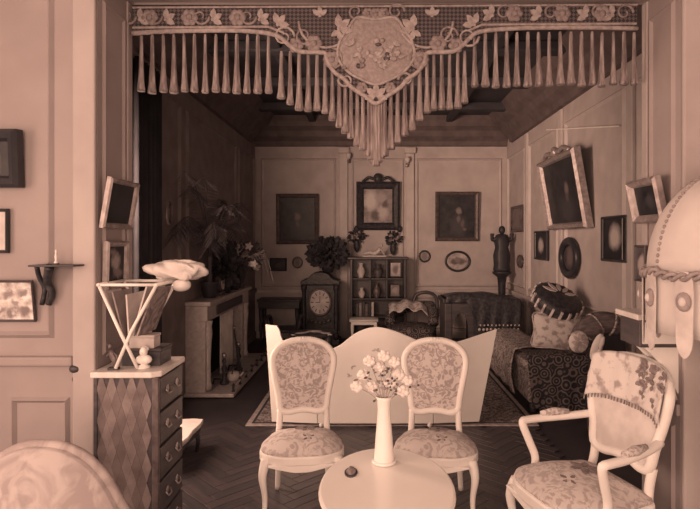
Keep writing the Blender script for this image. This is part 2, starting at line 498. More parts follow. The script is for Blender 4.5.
# front room shell behind the camera, with window openings
mb = MB()
for a, b, c, d in ((FX0, FX1, 0, .7), (FX0, FX1, 3.1, ZC), (FX0, -2.35, .7, 3.1), (1.15, FX1, .7, 3.1), (-.66, -.54, .7, 3.1)): mb.box(a, b, FY - .12, FY, c, d)
wre = struct(mb.build('wall_rear', 'plaster_bounce'))
for x0, x1 in ((-2.35, -.66), (-.54, 1.15)):
    mb = MB()
    for x in (x0, (x0 + x1) / 2 - .03, x1 - .06): mb.box(x, x + .06, FY - .1, FY - .06, .7, 3.1)
    for z in (.7, 2.3, 3.04): mb.box(x0, x1, FY - .1, FY - .06, z, z + .06)
    struct(mb.build('window_2' if x0 < -1 else 'window_3', 'trim_light'))
mb = MB().box(FX0 - .12, FX0, FY, -.3, 0, ZC).box(FX0 - .12, FX0, 1.5, Y0, 0, ZC).box(FX0 - .12, FX0, -.3, 1.5, 0, .7).box(FX0 - .12, FX0, -.3, 1.5, 3.1, ZC)
struct(mb.build('wall_side', 'plaster_bounce'))
mb = MB()
for y in (-.3, .57, 1.44): mb.box(FX0 - .1, FX0 - .06, y, y + .06, .7, 3.1)
for z in (.7, 2.3, 3.04): mb.box(FX0 - .1, FX0 - .06, -.3, 1.5, z, z + .06)
struct(mb.build('window_4', 'trim_light'))
struct(MB().box(FX1, FX1 + .12, FY, Y0, 0, ZC).build('wall_right_front_room', 'plaster_bounce'))
struct(MB().box(FX0, FX1, FY, Y1, ZC, ZC + .1).build('ceiling_front_room', 'plaster_bounce'))


# ------------------------------------------------------------------ valance with tassels in the opening
SV = 175.0
YV = F / SV


def V2(x, y): return ((x - VX) / SV, H - (y - VY) / SV)


va = thing('valance', 'embroidered netted valance with floral shield and long tassels hanging in the wide opening', 'valance', (0, YV, 0))
half = [(376, 104), (366, 97), (352, 88), (344, 79), (334, 72), (327, 60), (324, 53), (300, 52), (290, 46), (282, 39), (270, 34), (240, 31), (200, 31), (160, 32), (132.5, 34)]
right = [(376, 104), (386, 97), (400, 88), (408, 79), (418, 72), (425, 60), (428, 53), (452, 52), (462, 46), (470, 38), (480, 32), (510, 29), (550, 28), (600, 28), (637, 29)]
outline = [(132.5, 6)] + list(reversed(half))[0:] + right[1:] + [(637, 3)]
MB().prism([V2(*p) for p in outline], 0.0, 0.02).build('cloth', 'valance_net', va)
low = spline([(V2(*p)[0], -0.006, V2(*p)[1]) for p in (list(reversed(half)) + right[1:])], 3)
MB().tube(low, 0.013, 8).build('braid', 'valance_motif', va, smooth=True)
MB().tube([(V2(133, 29)[0], -.004, V2(133, 28)[1]), (V2(268, 27)[0], -.004, V2(268, 27)[1]), (V2(284, 33)[0], -.004, V2(284, 33)[1])], 0.007, 6).build('braid', 'valance_motif', va)
MB().tube([(V2(636, 24)[0], -.004, V2(636, 24)[1]), (V2(482, 25)[0], -.004, V2(482, 25)[1]), (V2(468, 31)[0], -.004, V2(468, 31)[1])], 0.007, 6).build('braid', 'valance_motif', va)
MB().tube([(V2(133, 8)[0], -.004, V2(133, 8)[1]), (V2(637, 5)[0], -.004, V2(637, 5)[1])], 0.006, 6).build('braid', 'valance_motif', va)
# central shield
sh = [(376, 20), (395, 18), (404, 30), (412, 42), (414, 58), (404, 72), (390, 80), (376, 85), (362, 80), (348, 72), (338, 58), (340, 42), (348, 30), (357, 18)]
shp = spl2([V2(*p) for p in sh], 4, True)
MB().pad(shp, 0.0, 0.006, 0.018, lambda u, v, h: (u, -h, v)).build('shield', 'valance_shield', va, smooth=True)
MB().tube([(u, -.008, v) for u, v in shp], 0.009, 6, closed=True).build('shield_braid', 'valance_motif', va, smooth=True)
rnd = random.Random(21)
for k in range(26):                              # bouquet stitched on the shield
    c = V2(376 + rnd.gauss(0, 13), 54 + rnd.gauss(0, 7))
    mb = MB()
    if k % 3: mb.ball((c[0], -0.024, c[1]), rnd.uniform(.012, .022), 0.008, rnd.uniform(.010, .018), 7, 5, 0.15)
    else:
        for j in range(3):
            a = rnd.uniform(0, 6.3); mb.leaf((c[0], -.025, c[1]), (c[0] + .05 * cos(a), -.027, c[1] + .04 * sin(a)), .018, (0, -1, 0), .003)
    mb.build('stitched_flower' if k % 3 else 'stitched_leaf', ('valance_motif', 'valance_rose', 'brown_wood')[k % 3 if k % 2 else 0], va, smooth=bool(k % 3))


def leafspray(x, y, r, ang, m='valance_motif', n=3):
    mb = MB(); c = V2(x, y)
    for k in range(n):
        a = ang + (k - (n - 1) / 2) * 0.95
        mb.leaf((c[0], -.006, c[1]), (c[0] + r / SV * cos(a), -.012, c[1] + r / SV * sin(a)), r / SV * .55, (0, -1, 0), 0.005)
    mb.ball((c[0], -.008, c[1]), .012, .008, .012, 6, 4)
    return mb.build('leaf_spray', m, va)


def scroll(x, y, r, turns=1.2, flip=1, a0=0.0, m='valance_rose'):
    pts = []
    for k in range(16):
        t = k / 15; a = a0 + flip * turns * 2 * PI * t; q_ = r * (1 - .75 * t) / SV
        c = V2(x, y); pts.append((c[0] + q_ * cos(a), -.006, c[1] + q_ * sin(a)))
    return MB().tube(pts, [0.008 * (1 - .4 * k / 15) for k in range(16)], 6).build('scroll', m, va, smooth=True)


def rose(x, y, r, m='valance_rose'):
    mb = MB(); c = V2(x, y)
    for k in range(6):
        a = 2 * PI * k / 6
        mb.ball((c[0] + r * .55 / SV * cos(a), -.008, c[1] + r * .55 / SV * sin(a)), r * .5 / SV, .008, r * .45 / SV, 6, 4)
    mb.ball((c[0], -.013, c[1]), r * .4 / SV, .01, r * .4 / SV, 6, 4)
    return mb.build('rose', m, va, smooth=True)


for sgn in (-1, 1):
    X_ = lambda d: 376 + sgn * d
    off = -4 if sgn > 0 else 0
    for d in (116, 163, 210, 236):
        leafspray(X_(d), 20 + off, 11, PI * (0.85 if sgn > 0 else 0.15))
        scroll(X_(d + 12), 17 + off, 9, 1.1, sgn, 0)
    for d in (138, 186, 226): rose(X_(d), 18 + off, 9)
    leafspray(X_(37), 29, 14, PI / 2 + sgn * .9); leafspray(X_(37), 31, 10, -PI / 2 + sgn * .4, n=2)
    rose(X_(44), 60, 9); scroll(X_(44), 60, 12, 1.3, sgn, PI / 2)
    rose(X_(62), 44, 9); rose(X_(80), 46, 8); scroll(X_(92), 37, 11, 1.3, -sgn, 0, 'valance_motif'); scroll(X_(72), 36, 10, 1.3, sgn, 0)
    leafspray(X_(98), 25, 12, PI / 2 + sgn * .7)
    scroll(X_(30), 80, 8, 1.0, -sgn, PI, 'valance_motif'); rose(X_(14), 88, 6); leafspray(X_(56), 16, 9, PI / 2, n=3)
    scroll(X_(20), 12, 9, 1.2, sgn, 0); rose(X_(8), 14, 6)
leafspray(376, 96, 12, PI / 2, n=5); rose(376, 15, 7)
# arcs of the netted fields
for sgn in (-1, 1):
    pts = [(V2(376 + sgn * (50 + 27 * cos(a)), 22 + 26 * sin(a))[0], -.005, V2(0, 22 + 26 * sin(a))[1]) for a in [PI * k / 12 * 1.0 for k in range(13)]]
    MB().tube(pts, 0.008, 6).build('scroll', 'valance_motif', va, smooth=True)

# tassels: (x, top, bottom) in picture coordinates of the cloth
tp = [(0.0, 0.0), (0.006, -0.004), (0.008, -0.02), (0.006, -0.03), (0.009, -0.05), (0.010, -0.30), (0.013, -0.60), (0.018, -0.85), (0.023, -0.97), (0.021, -1.0)]
tm = MB().lathe([(r, z) for r, z in tp], n=20, flute=0.10, nf=5).build('tassel', 'tassel_silk', va, smooth=True)
TS = []
x = 141.0
while x < 274: TS.append((x, 33, 92 + random.uniform(-1, 1))); x += 10.6
for x, b in ((281, 98), (290, 104), (299, 110), (308, 111), (317, 110), (325, 113)): TS.append((x, 50, b))
for x, b in ((332, 120), (339, 127), (345, 133), (351, 138), (357, 146), (363, 150), (369, 156), (374, 163), (379, 162), (385, 156), (391, 149), (398, 143), (405, 136), (412, 131)): TS.append((x, 74 + (28 - abs(x - 376)) * .8, b))
for x, b in ((420, 121), (427, 113), (434, 110), (442, 109), (450, 109), (458, 108), (465, 103)): TS.append((x, 50, b))
x = 475.0
k = 0
while x < 636: TS.append((x, 31, 87 - (x - 475) * .015 + random.uniform(-1, 1))); x += 10.7; k += 1
TS += [(376, 100, 166), (371.5, 98, 160), (381.5, 98, 158)]
for i, (x, t, b) in enumerate(TS):
    c = V2(x, t); ln = (b - t) / SV
    o = tm if i == 0 else copy_part(tm, va)
    wdt = random.uniform(.88, 1.1)
    o.location = (c[0], 0.012 + random.uniform(-.006, .006), c[1]); o.scale = (wdt, wdt, ln); o.rotation_euler = (0, random.uniform(-.012, .012), random.uniform(0, 6))


# ------------------------------------------------------------------ pictures
def picture(label, loc, w_, h_, fw, fm, cm, face=0.0, lean=0.0, depth=0.04, crest=False, mat_w=0.0, mat_m='paper', cat='picture', name='picture', shadow_gap=0.004, group=None, crest_h=0.1):
    """framed picture; origin at the bottom centre of its back; faces -Y before turning"""
    t = thing(name, label, cat, loc, face, lean, group)
    g = -shadow_gap
    mb = MB()
    a = [(-w_ / 2, 0), (w_ / 2, 0), (w_ / 2, h_), (-w_ / 2, h_)]
    ins = lambda k: [(-w_ / 2 + k, k), (w_ / 2 - k, k), (w_ / 2 - k, h_ - k), (-w_ / 2 + k, h_ - k)]
    rings = [(a, g), (a, g - depth * .7), (ins(fw * .3), g - depth), (ins(fw * .75), g - depth * .75), (ins(fw), g - depth * .4), (ins(fw), g)]
    vs_ = []; fs = []
    for poly, y in rings: vs_ += [(u, y, v) for u, v in poly]
    n = len(rings)
    for i in range(n):
        for k in range(4):
            l = (k + 1) % 4; j = (i + 1) % n
            fs.append((i * 4 + k, i * 4 + l, j * 4 + l, j * 4 + k))
    mb.add(vs_, fs).build('frame', fm, t)
    kx = fw - .001
    MB().box(-w_ / 2 + kx, w_ / 2 - kx, g - depth * .35, g, kx, h_ - kx).build('canvas' if not mat_w else 'mount', mat_m if mat_w else cm, t)
    if mat_w:
        kx = fw + mat_w
        MB().box(-w_ / 2 + kx, w_ / 2 - kx, g - depth * .42, g - depth * .35, kx, h_ - kx).build('print', cm, t)
    if crest:
        mb = MB(); mb.ball((0, g - depth * .5, h_ + crest_h * .35), crest_h * .5, depth * .5, crest_h * .55, 10, 6, .1)
        for sg in (-1, 1):
            mb.tube(spline([(sg * w_ * .36, g - depth * .5, h_ - .005), (sg * w_ * .22, g - depth * .5, h_ + crest_h * .45), (sg * w_ * .1, g - depth * .5, h_ + crest_h * .25), (0, g - depth * .5, h_ + crest_h * .6)], 4), depth * .3, 6)
        mb.build('crest', fm, t, smooth=True)
    return t


def oval_picture(label, loc, w_, h_, fw, fm, cm, face=0.0, lean=0.0, depth=0.03, cat='picture', name='oval_picture', group=None):
    t = thing(name, label, cat, loc, face, lean, group)
    pts = [((w_ / 2 - fw / 2) * cos(2 * PI * k / 28), -depth / 2 - .002, h_ / 2 + (h_ / 2 - fw / 2) * sin(2 * PI * k / 28)) for k in range(28)]
    MB().tube(pts, fw / 2, 8, closed=True, flat=depth / fw).build('frame', fm, t, smooth=True)
    ol = [((w_ / 2 - fw * .6) * cos(2 * PI * k / 28), h_ / 2 + (h_ / 2 - fw * .6) * sin(2 * PI * k / 28)) for k in range(28)]
    MB().pad(ol, .002, depth * .3, .004, lambda u, v, h: (u, -h, v)).build('canvas', cm, t, smooth=True)
    return t


SB = 57.6


def backpic(label, x0, y0, x1, y1, fw, fm, cm, **k):
    c = W((x0 + x1) / 2, y1, SB)
    return picture(label, (c.x, YB - .01, c.z), (x1 - x0) / SB, (y1 - y0) / SB, fw, fm, cm, **k)


pic_a = painting('portrait_a', 0.028, [(0.01, 0.24, .17, .16, .05), (0.0, 0.47, .05, .07, .13), (0.0, .35, .03, .05, .10)])
pic_b = painting('portrait_b', 0.030, [(0.03, 0.26, .14, .2, .06), (0.03, 0.52, .045, .06, .2), (0.03, .38, .03, .06, .14), (0.1, 0.30, .03, .07, .12), (.13, .2, .03, .03, .14)])
backpic('dark portrait in a gilt frame on the back wall left of the clock', 277, 194, 319, 244, 0.07, 'gilt_dim', pic_a, lean=0.04, depth=.07)
backpic('dark portrait of a seated figure in a gilt frame above the oval still life', 435, 192, 478, 241, 0.07, 'gilt_dim', pic_b, lean=0.04, depth=.07)
backpic('small dark square picture under the left back-wall portrait', 270, 258, 287, 271, 0.025, 'ebony', painting('small_dark', .04, [(0, .1, .06, .05, .07)]), depth=.03)
c = W(297.5, 268.5, SB)
oval_picture('tiny round medallion beside the small dark square picture', (c.x, YB - .005, c.z), 11 / SB, 12 / SB, .03, 'gilt_dim', painting('medal_a', .2, [(0, .1, .05, .06, .12)]))
c = W(424.5, 262.5, SB)
oval_picture('small round framed miniature to the left of the oval still life', (c.x, YB - .005, c.z), 12 / SB, 12.5 / SB, .03, 'ebony', painting('medal_b', .28, [(0, .1, .06, .07, .2)]))
c = W(457.5, 272, SB)
oval_picture('oval still life of fruit in a dark frame on the back wall', (c.x, YB - .005, c.z), 26 / SB, 21.5 / SB, .04, 'ebony', painting('still_life', .36, [(-.06, .18, .07, .05, .12), (.06, .18, .07, .06, .14), (0, .22, .05, .05, .2)]))
# mirror; its reflection is painted on as soft blobs
c = W(378, 230, SB)
mr = picture('wall mirror in a heavy black carved frame with a crest', (c.x, YB - .01, c.z), 43 / SB, 48 / SB, .13, 'carved_dark', painting('painted_reflection', .22, [(-.12, .5, .12, .18, .5), (.08, .3, .1, .12, .42), (.05, .55, .1, .1, .32), (-.05, .25, .07, .1, .1), (.12, .45, .05, .07, .1)], .5, 14), depth=.09, crest=True, crest_h=.16, cat='mirror', name='wall_mirror', lean=.05)
for sg in (-1, 1): MB().ball((sg * 21.5 / SB, -.05, .02), .045, .04, .06, 8, 6).build('corner_boss', 'carved_dark', mr, smooth=True)


# right wall pictures: width runs along Y
def rightpic(label, sa, sb, y1, w_s, h_, fw, fm, cm, **k):
    """sa, sb: scales at far and near edges; y1 picture row of the bottom at the middle"""
    ya, yb = F / sa, F / sb; sm = 2 / (1 / sa + 1 / sb)
    z = H - (y1 - VY) / sm
    fn = k.pop('oval', False)
    f_ = oval_picture if fn else picture
    return f_(label, (XR - .012, (ya + yb) / 2, z), ya - yb, h_, fw, fm, cm, face=-PI / 2, **k)


rightpic('large portrait in a gilt frame leaning out from the right wall', 78.5, 95.5, 228, 0, .86, .07, 'gilt', painting('portrait_big', .02, [(.06, .22, .26, .17, .045), (.12, .46, .07, .08, .15), (.10, .36, .05, .05, .09)]), lean=.17, depth=.10, crest=True, crest_h=.12)
rightpic('narrow faded picture on the right wall near the far corner', 60.3, 65.5, 232, 0, .42, .05, 'gilt_dim', painting('faded', .13, [(0, .2, .15, .15, .17)]), depth=.03)
rightpic('tiny oval medallion low beside the torch figure on the right wall', 62.8, 65.2, 268, 0, .21, .03, 'gilt_dim', painting('medal_c', .2, [(0, .1, .08, .06, .12)]), oval=True)
rightpic('dark rectangular panel with a pale cameo, left of the black oval frame', 70.5, 76.0, 260, 0, .40, .03, 'ebony', painting('cameo_a', .022, [(-.02, .2, .12, .10, .45)]), depth=.03)
rightpic('black oval frame with a dim portrait below the large leaning picture', 82.0, 90.0, 279, 0, .49, .10, 'ebony', painting('oval_dark', .06, [(0, .26, .1, .12, .13)]), oval=True, depth=.07)
rightpic('dark rectangular panel with a large pale cameo, right of the black oval frame', 99.5, 111.0, 262, 0, .44, .03, 'ebony', painting('cameo_b', .022, [(.0, .24, .13, .12, .5)]), depth=.03)
# hook and string on the right wall
MB().tube([(XR - .045, F / 76, 3.15), (XR - .045, F / 107.5, 2.76)], .008, 6).build('hanging_wire', 'white_wood')
tag(bpy.data.objects['hanging_wire'], 'thin pale wire strung high along the right wall', 'wire')

# pictures on the jambs of the opening
picture('dark leaning picture in a gilt frame at the top of the left jamb', (OL + .004, (F / 196 + F / 172) / 2 - .035, 1.765), .34, .265, .028, 'gilt', painting('jamb_a', .02, [(0, .13, .12, .06, .03)]), face=PI / 2, lean=.17, depth=.03)
picture('flower piece in a pale gilt frame below the leaning picture on the left jamb', (OL + .004, (F / 194.5 + F / 178) / 2, 1.43), .25, .265, .03, 'gilt', painting('flower_piece', .025, [(0, .15, .05, .05, .34), (.03, .09, .05, .03, .2), (-.03, .2, .03, .03, .2)], .4, 20), face=PI / 2, lean=.03, depth=.03)
picture('dark leaning picture in a pale gilt frame at the top of the right jamb', (OR - .004, (F / 171 + F / 190) / 2, 1.80), .33, .25, .045, 'gilt', painting('jamb_b', .022, [(.03, .12, .05, .04, .05)]), face=-PI / 2, lean=.2, depth=.045)
picture('small picture with a pale oval vase low on the right jamb', (OR - .012, (F / 170 + F / 177) / 2, 1.46), .13, .21, .015, 'brown_wood', painting('vase_piece', .10, [(0, .1, .04, .06, .36)]), face=-PI / 2, depth=.02)

# pictures on the front wall
SF = 196.0


def frontpic(label, x0, y0, x1, y1, fw, fm, cm, **k):
    c = W((x0 + x1) / 2, y1, SF)
    return picture(label, (c.x, Y0 - .006, c.z), (x1 - x0) / SF, (y1 - y0) / SF, fw, fm, cm, **k)


frontpic('heavy black framed picture high at the left edge', -28, 131, 26, 188, .06, 'ebony', painting('edge_dark', .03, [(-.02, .12, .05, .09, .14)]), lean=.06, depth=.07)
frontpic('black framed print with a white mount at the left edge', -22, 209, 11, 253, .016, 'ebony', painting('edge_print', .16, [(0, .1, .04, .06, .08)]), mat_w=.03, mat_m='paper', depth=.025)
pp = painting('sheet_prints', .5, [(-.11, .045, .03, .03, .24), (-.04, .055, .03, .02, .2), (.03, .045, .022, .03, .22), (.1, .055, .03, .025, .2), (-.11, .14, .03, .02, .26), (-.04, .15, .02, .03, .22), (.03, .14, .03, .02, .25), (.1, .145, .025, .025, .24), (.06, .1, .015, .02, .3), (-.07, .1, .02, .015, .3)], .3, 22)
frontpic('wide pale sheet of small printed scenes leaning from the wall', -24, 279, 38, 321, .012, 'brown_wood', pp, lean=.14, depth=.015)

# wall bracket on the front wall
c = W(55, 304, SF)
br = thing('wall_bracket', 'carved dark wall bracket with a thin shelf left of the opening', 'bracket', (c.x, Y0, c.z))
MB().box(-.06, .165, -.13, 0, .195, .205).build('shelf', 'dark_wood', br, bevel=.003)
MB().tube(spline([(-.02, -.02, 0), (.0, -.03, .06), (-.01, -.05, .12), (.03, -.10, .195)], 5), [.014 + .0006 * k for k in range(16)], 8).build('support', 'carved_dark', br, smooth=True)
MB().tube(spline([(-.055, -.02, .0), (-.035, -.03, .08), (-.05, -.05, .14), (-.045, -.08, .195)], 4), .012, 8).build('support', 'carved_dark', br, smooth=True)
fg = thing('figurine', 'tiny pale figurine standing on the carved wall bracket', 'figurine', (c.x + .045, Y0 - .07, c.z + .205))
MB().lathe([(.012, 0), (.010, .01), (.005, .02), (.008, .04), (.004, .055), (.006, .065), (.002, .075)], n=10).build('body', 'marble', fg, smooth=True)
MB().lathe([(.014, 0), (.014, .006)], n=10).build('base', 'dark_wood', fg)
kn = thing('bell_pull', 'small dark round bell pull on the wall beside the casing', 'bell pull', (W(77, 368, SF).x, Y0, W(77, 368, SF).z))
MB().ball((0, -.02, 0), .03, .02, .022, 10, 6).build('knob', 'dark_wood', kn, smooth=True)
MB().ball((0.005, -.012, -.055), .026, .012, .02, 10, 6).build('plate', 'gilt_dim', kn, smooth=True)

# ------------------------------------------------------------------ commode in the left jamb
SC = 201.0
cx0, cx1, cy0, cy1, ch = -1.385, -1.065, F / 201, F / 178, 1.045
co = thing('commode', 'narrow inlaid wooden chest of drawers with a pale marble top', 'chest of drawers', ((cx0 + cx1) / 2, (cy0 + cy1) / 2, 0))
wx, wy = (cx1 - cx0) / 2, (cy1 - cy0) / 2
MB().box(-wx, wx - .012, -wy, wy, .12, ch - .03).build('body', 'brown_wood', co, bevel=.004)
MB().prism([(-wx - .012, -wy - .015), (wx - .03, -wy - .015), (wx + .012, -wy + .02), (wx + .012, wy + .01), (-wx - .012, wy + .01)], ch - .03, ch, lambda u, v, d: (u, v, d)).build('marble_top', 'marble', co, bevel=.006)
dh = (ch - .03 - .14) / 5
for k in range(5):
    z0 = .14 + k * dh
    d = MB().box(wx - .012, wx + .006, -wy + .02, wy - .015, z0 + .008, z0 + dh - .008).build('drawer', 'brown_wood', co, bevel=.004)
    for yy in (-.07, .07):
        mb = MB(); mb.ball((wx + .008, yy, z0 + dh * .55), .004, .018, .02, 8, 5)
        mb.tube([(wx + .01, yy - .03, z0 + dh * .55), (wx + .022, yy - .02, z0 + dh * .42), (wx + .022, yy + .02, z0 + dh * .42), (wx + .01, yy + .03, z0 + dh * .55)], .004, 6)
        mb.build('handle', 'brass', d, smooth=True)
# lozenge inlay on the side
la = MB(); n_ = 0
for i in range(5):
    for j in range(11):
        u = -wx + .04 + i * .05 + (.025 if j % 2 else 0); v = .18 + j * .078
        if u > wx - .05: continue
        pol = [(u - .0245, v), (u, v - .077), (u + .0245, v), (u, v + .077)]
        MB().prism(pol, -wy - .003, -wy, None).build('inlay', 'marquetry_a' if (i + j) % 2 else 'marquetry_b', co)
MB().box(wx - .03, wx + .004, -wy - .006, -wy + .02, .10, ch - .03).build('corner_mount', 'gilt_dim', co, bevel=.006)
MB().box(-wx, -wx + .02, -wy - .005, -wy + .01, .10, ch - .03).build('corner_mount', 'brown_wood', co, bevel=.004)
for sx in (-1, 1):
    for sy in (-1, 1):
        MB().tube([(sx * (wx - .03), sy * (wy - .03), .13), (sx * (wx - .02), sy * (wy - .02), .06), (sx * (wx - .03), sy * (wy - .03), 0)], [.028, .02, .018], 8).build('leg', 'brown_wood', co, smooth=True)

# things on the commode
zt = ch
rk = thing('portfolio_stand', 'white wooden folding stand of prints on the left chest', 'stand', (-1.225, 0, zt))
yn, yf = F / 199.5, F / 181
for yy, m_ in ((yn, 'white_wood'), (yf, 'white_wood')):
    MB().tube([(-.145, yy, .43), (-.04, yy, .20), (.05, yy, 0.012)], .009, 8).build('leg', m_, rk, smooth=True)
    MB().tube([(.145, yy, .43), (.02, yy, .20), (-.06, yy, 0.012)], .009, 8).build('leg', m_, rk, smooth=True)
    MB().tube([(-.15, yy, .43), (.15, yy, .43)], .008, 8).build('cross_bar', m_, rk, smooth=True)
for xx in (-.145, .145):
    MB().tube([(xx, yn - .01, .43), (xx, yf + .03, .43)], .009, 8).build('rail', 'white_wood', rk, smooth=True)
for k, (dx, tl, hh, m_) in enumerate(((.02, .22, .30, 'paper'), (.045, .28, .28, 'stained_floral'), (.0, -.05, .24, 'paper'), (-.03, -.2, .26, 'paper_dark'), (-.045, -.28, .27, 'paper'))):
    M = Matrix.Translation((-1.225 + dx * .9, (yn + yf) / 2 + .0, zt + .17)) @ Matrix.Rotation(tl * 1.25, 4, 'Y')
    b_ = MB().box(-.004, .004, -.13, .13 - .02 * k, 0, hh - .03, None)
    o = b_.build('print_folder', m_)
    o.matrix_world = M
    tag(o, ['pale print folder standing upright in the white stand', 'flower-patterned folder at the right side of the white stand', 'short pale folder in the middle of the white stand', 'brownish folder left of the middle in the white stand', 'pale folder leaning far left in the white stand'][k], 'folder', 'print folders in the white stand')
# small dark chest
bx = thing('casket', 'small dark wooden casket on the chest behind the white figurine', 'box', (-1.20, 2.98, zt))
MB().box(-.10, .10, -.07, .09, 0, .075).build('body', 'dark_wood', bx, bevel=.005)
MB().box(-.105, .105, -.075, .095, .075, .09).build('lid', 'brown_wood', bx, bevel=.005)
bx = thing('letter_box', 'small pale box lying on the dark casket', 'box', (-1.20, 2.96, zt + .09))
MB().box(-.065, .065, -.045, .045, 0, .055).build('body', 'paper', bx, bevel=.004)
MB().box(-.068, .068, -.048, .048, .055, .07).build('lid', 'paper', bx, bevel=.004)
fg = thing('bust', 'small white bust sitting on the front of the left chest', 'bust', (-1.165, 2.86, zt))
MB().lathe([(.03, 0), (.032, .012), (.015, .02), (.013, .03)], n=14).build('base', 'porcelain', fg, smooth=True)
MB().ball((0, 0, .045), .042, .028, .026, 12, 8).build('shoulders', 'porcelain', fg, smooth=True)
mb = MB().ball((0, -.004, .085), .02, .023, .027, 12, 8); mb.tube([(0, 0, .05), (0, 0, .075)], .011, 8); mb.ball((0, -.028, .082), .004, .006, .006, 6, 4); mb.ball((0, .012, .095), .02, .018, .02, 8, 6, .15)
mb.build('head', 'porcelain', fg, smooth=True)
fg = thing('statuette', 'small bronze statuette leaning at the left front of the chest', 'figurine', (-1.305, 2.83, zt))
MB().box(-.025, .025, -.02, .02, 0, .012).build('base', 'dark_wood', fg, bevel=.003)
mb = MB().tube(spline([(0.012, 0, .01), (.008, 0, .045), (-.006, 0, .075), (-.012, 0, .10)], 4), [.012, .012, .013, .015, .017, .018, .018, .018, .019, .018, .017, .014, .010], 8)
mb.ball((-.016, -.003, .118), .012, .013, .015, 8, 6); mb.tube([(-.005, 0, .09), (.02, -.012, .075), (.03, -.02, .05)], .006, 6); mb.tube([(-.02, 0, .09), (-.03, -.01, .065)], .006, 6)
mb.build('figure', 'gilt_dim', fg, smooth=True)

# cloth bundle and shell lying on the stand
c = W(178, 275, 182)


rnd = random.Random(9)
mb = MB()
PH = [rnd.uniform(0, 6) for _ in range(6)]


def crump(u, v):
    a = 2 * PI * u; b = -PI / 2 + PI * v
    r = 1 + .16 * sin(3 * a + PH[0] + 4 * b) + .13 * sin(7 * a + PH[1] + 5 * b) * cos(b) + .10 * sin(5 * b + PH[2])
    sg = lambda q_, e: math.copysign(abs(q_) ** e, q_)
    return (c.x + .135 * r * sg(cos(b), .7) * sg(cos(a), .6), c.y + .08 * r * sg(cos(b), .7) * sg(sin(a), .6), zt + .49 + .045 * r * sg(sin(b), .7) + .012 * sin(9 * a + 3 * b) * cos(b))


o = mb.grid(crump, 40, 20).build('cloth_bundle', 'linen', None, smooth=True)
tag(o, 'crumpled pale cloth lying over the top of the white stand', 'cloth')
mb = MB().ball((-1.035, F / 184, zt + .41), .05, .06, .035, 14, 8)
sh_ = mb.build('shell', 'porcelain', None, smooth=True)
MB().tube(spline([(-1.07, F / 184, zt + .42), (-1.03, F / 184 - .035, zt + .44), (-.995, F / 184, zt + .42)], 4), .006, 6).build('shell_ridge', 'paper', sh_, smooth=True)
tag(sh_, 'smooth white shell hanging at the right end of the white stand', 'shell')

# low white stand beside the commode
st = thing('footstool', 'low dark bench with a pale padded top on the floor behind the left chest', 'bench', (-1.55, 4.29, 0))
MB().pad(spl2([(-.18, -.26), (0, -.26), (.18, -.26), (.18, 0), (.18, .26), (0, .26), (-.18, .26), (-.18, 0)], 2, True), .21, .245, .01).build('cushion', 'linen', st, smooth=True)
MB().box(-.165, .165, -.245, .245, .15, .21).build('seat_rail', 'dark_wood', st, bevel=.01)
for sx in (-1, 1):
    for sy in (-1, 1): MB().tube([(sx * .14, sy * .21, .16), (sx * .15, sy * .22, .08), (sx * .14, sy * .21, 0)], [.022, .016, .014], 8).build('leg', 'dark_wood', st, smooth=True)

# ------------------------------------------------------------------ fireplace
fx = -1.79; fy0, fy1 = F / 92, F / 69
mh = 1.03
fp = thing('fireplace', 'pale marble fireplace with carved jambs and mantel shelf on the dark left wall', 'fireplace', (XL, (fy0 + fy1) / 2, 0))
hw = (fy1 - fy0) / 2; dp = fx - XL
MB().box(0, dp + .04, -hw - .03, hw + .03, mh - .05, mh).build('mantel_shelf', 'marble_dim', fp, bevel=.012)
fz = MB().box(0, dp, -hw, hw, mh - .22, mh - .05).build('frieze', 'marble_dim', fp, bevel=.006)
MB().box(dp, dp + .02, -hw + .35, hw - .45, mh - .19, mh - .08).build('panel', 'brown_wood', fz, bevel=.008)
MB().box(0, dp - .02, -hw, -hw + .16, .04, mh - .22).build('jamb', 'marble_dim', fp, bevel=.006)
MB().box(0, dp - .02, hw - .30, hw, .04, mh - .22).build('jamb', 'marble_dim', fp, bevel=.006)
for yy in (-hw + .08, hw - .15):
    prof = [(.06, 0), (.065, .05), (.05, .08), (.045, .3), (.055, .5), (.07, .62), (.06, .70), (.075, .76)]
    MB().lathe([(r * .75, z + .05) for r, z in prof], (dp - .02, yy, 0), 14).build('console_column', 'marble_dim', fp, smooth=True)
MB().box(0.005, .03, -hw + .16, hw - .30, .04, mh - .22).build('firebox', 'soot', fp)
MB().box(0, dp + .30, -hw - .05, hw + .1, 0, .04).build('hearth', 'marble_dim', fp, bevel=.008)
# pleated white curtain in the fire opening


def pleat(u, v):
    y = (-hw + .72) + u * .62
    return (dp - .06 + .016 * sin(u * 38), y, .07 + v * .72)


o = MB().grid(lambda u, v: tuple(Vector(pleat(u, v)) + Vector((XL, (fy0 + fy1) / 2, 0))), 60, 4).build('fire_curtain', 'linen', None, smooth=True, solid=.004)
tag(o, 'pleated white curtain hanging in the fireplace opening', 'curtain')
for yy, lb in ((fy0 + .36, 'dark iron firedog at the near side of the hearth'), (fy0 + 1.05, 'dark iron firedog at the far side of the hearth')):
    an = thing('firedog', lb, 'firedog', (fx + .09, yy, .04), group='firedogs on the hearth')
    MB().lathe([(.05, 0), (.055, .02), (.02, .05), (.03, .09), (.015, .13), (.035, .18), (.015, .23), (.028, .27), (.005, .31)], n=12).build('post', 'iron', an, smooth=True)
    MB().tube([(0, 0, .06), (-.12, 0, .06), (-.13, 0, .0)], .012, 6).build('log_bar', 'iron', an)
    MB().ball((0, 0, .33), .03, .03, .035, 10, 7).build('finial', 'brass', an, smooth=True)
ft = thing('fire_tongs', 'iron fire tongs leaning against the far jamb of the fireplace', 'tongs', (fx + .10, fy0 + .80, .04))
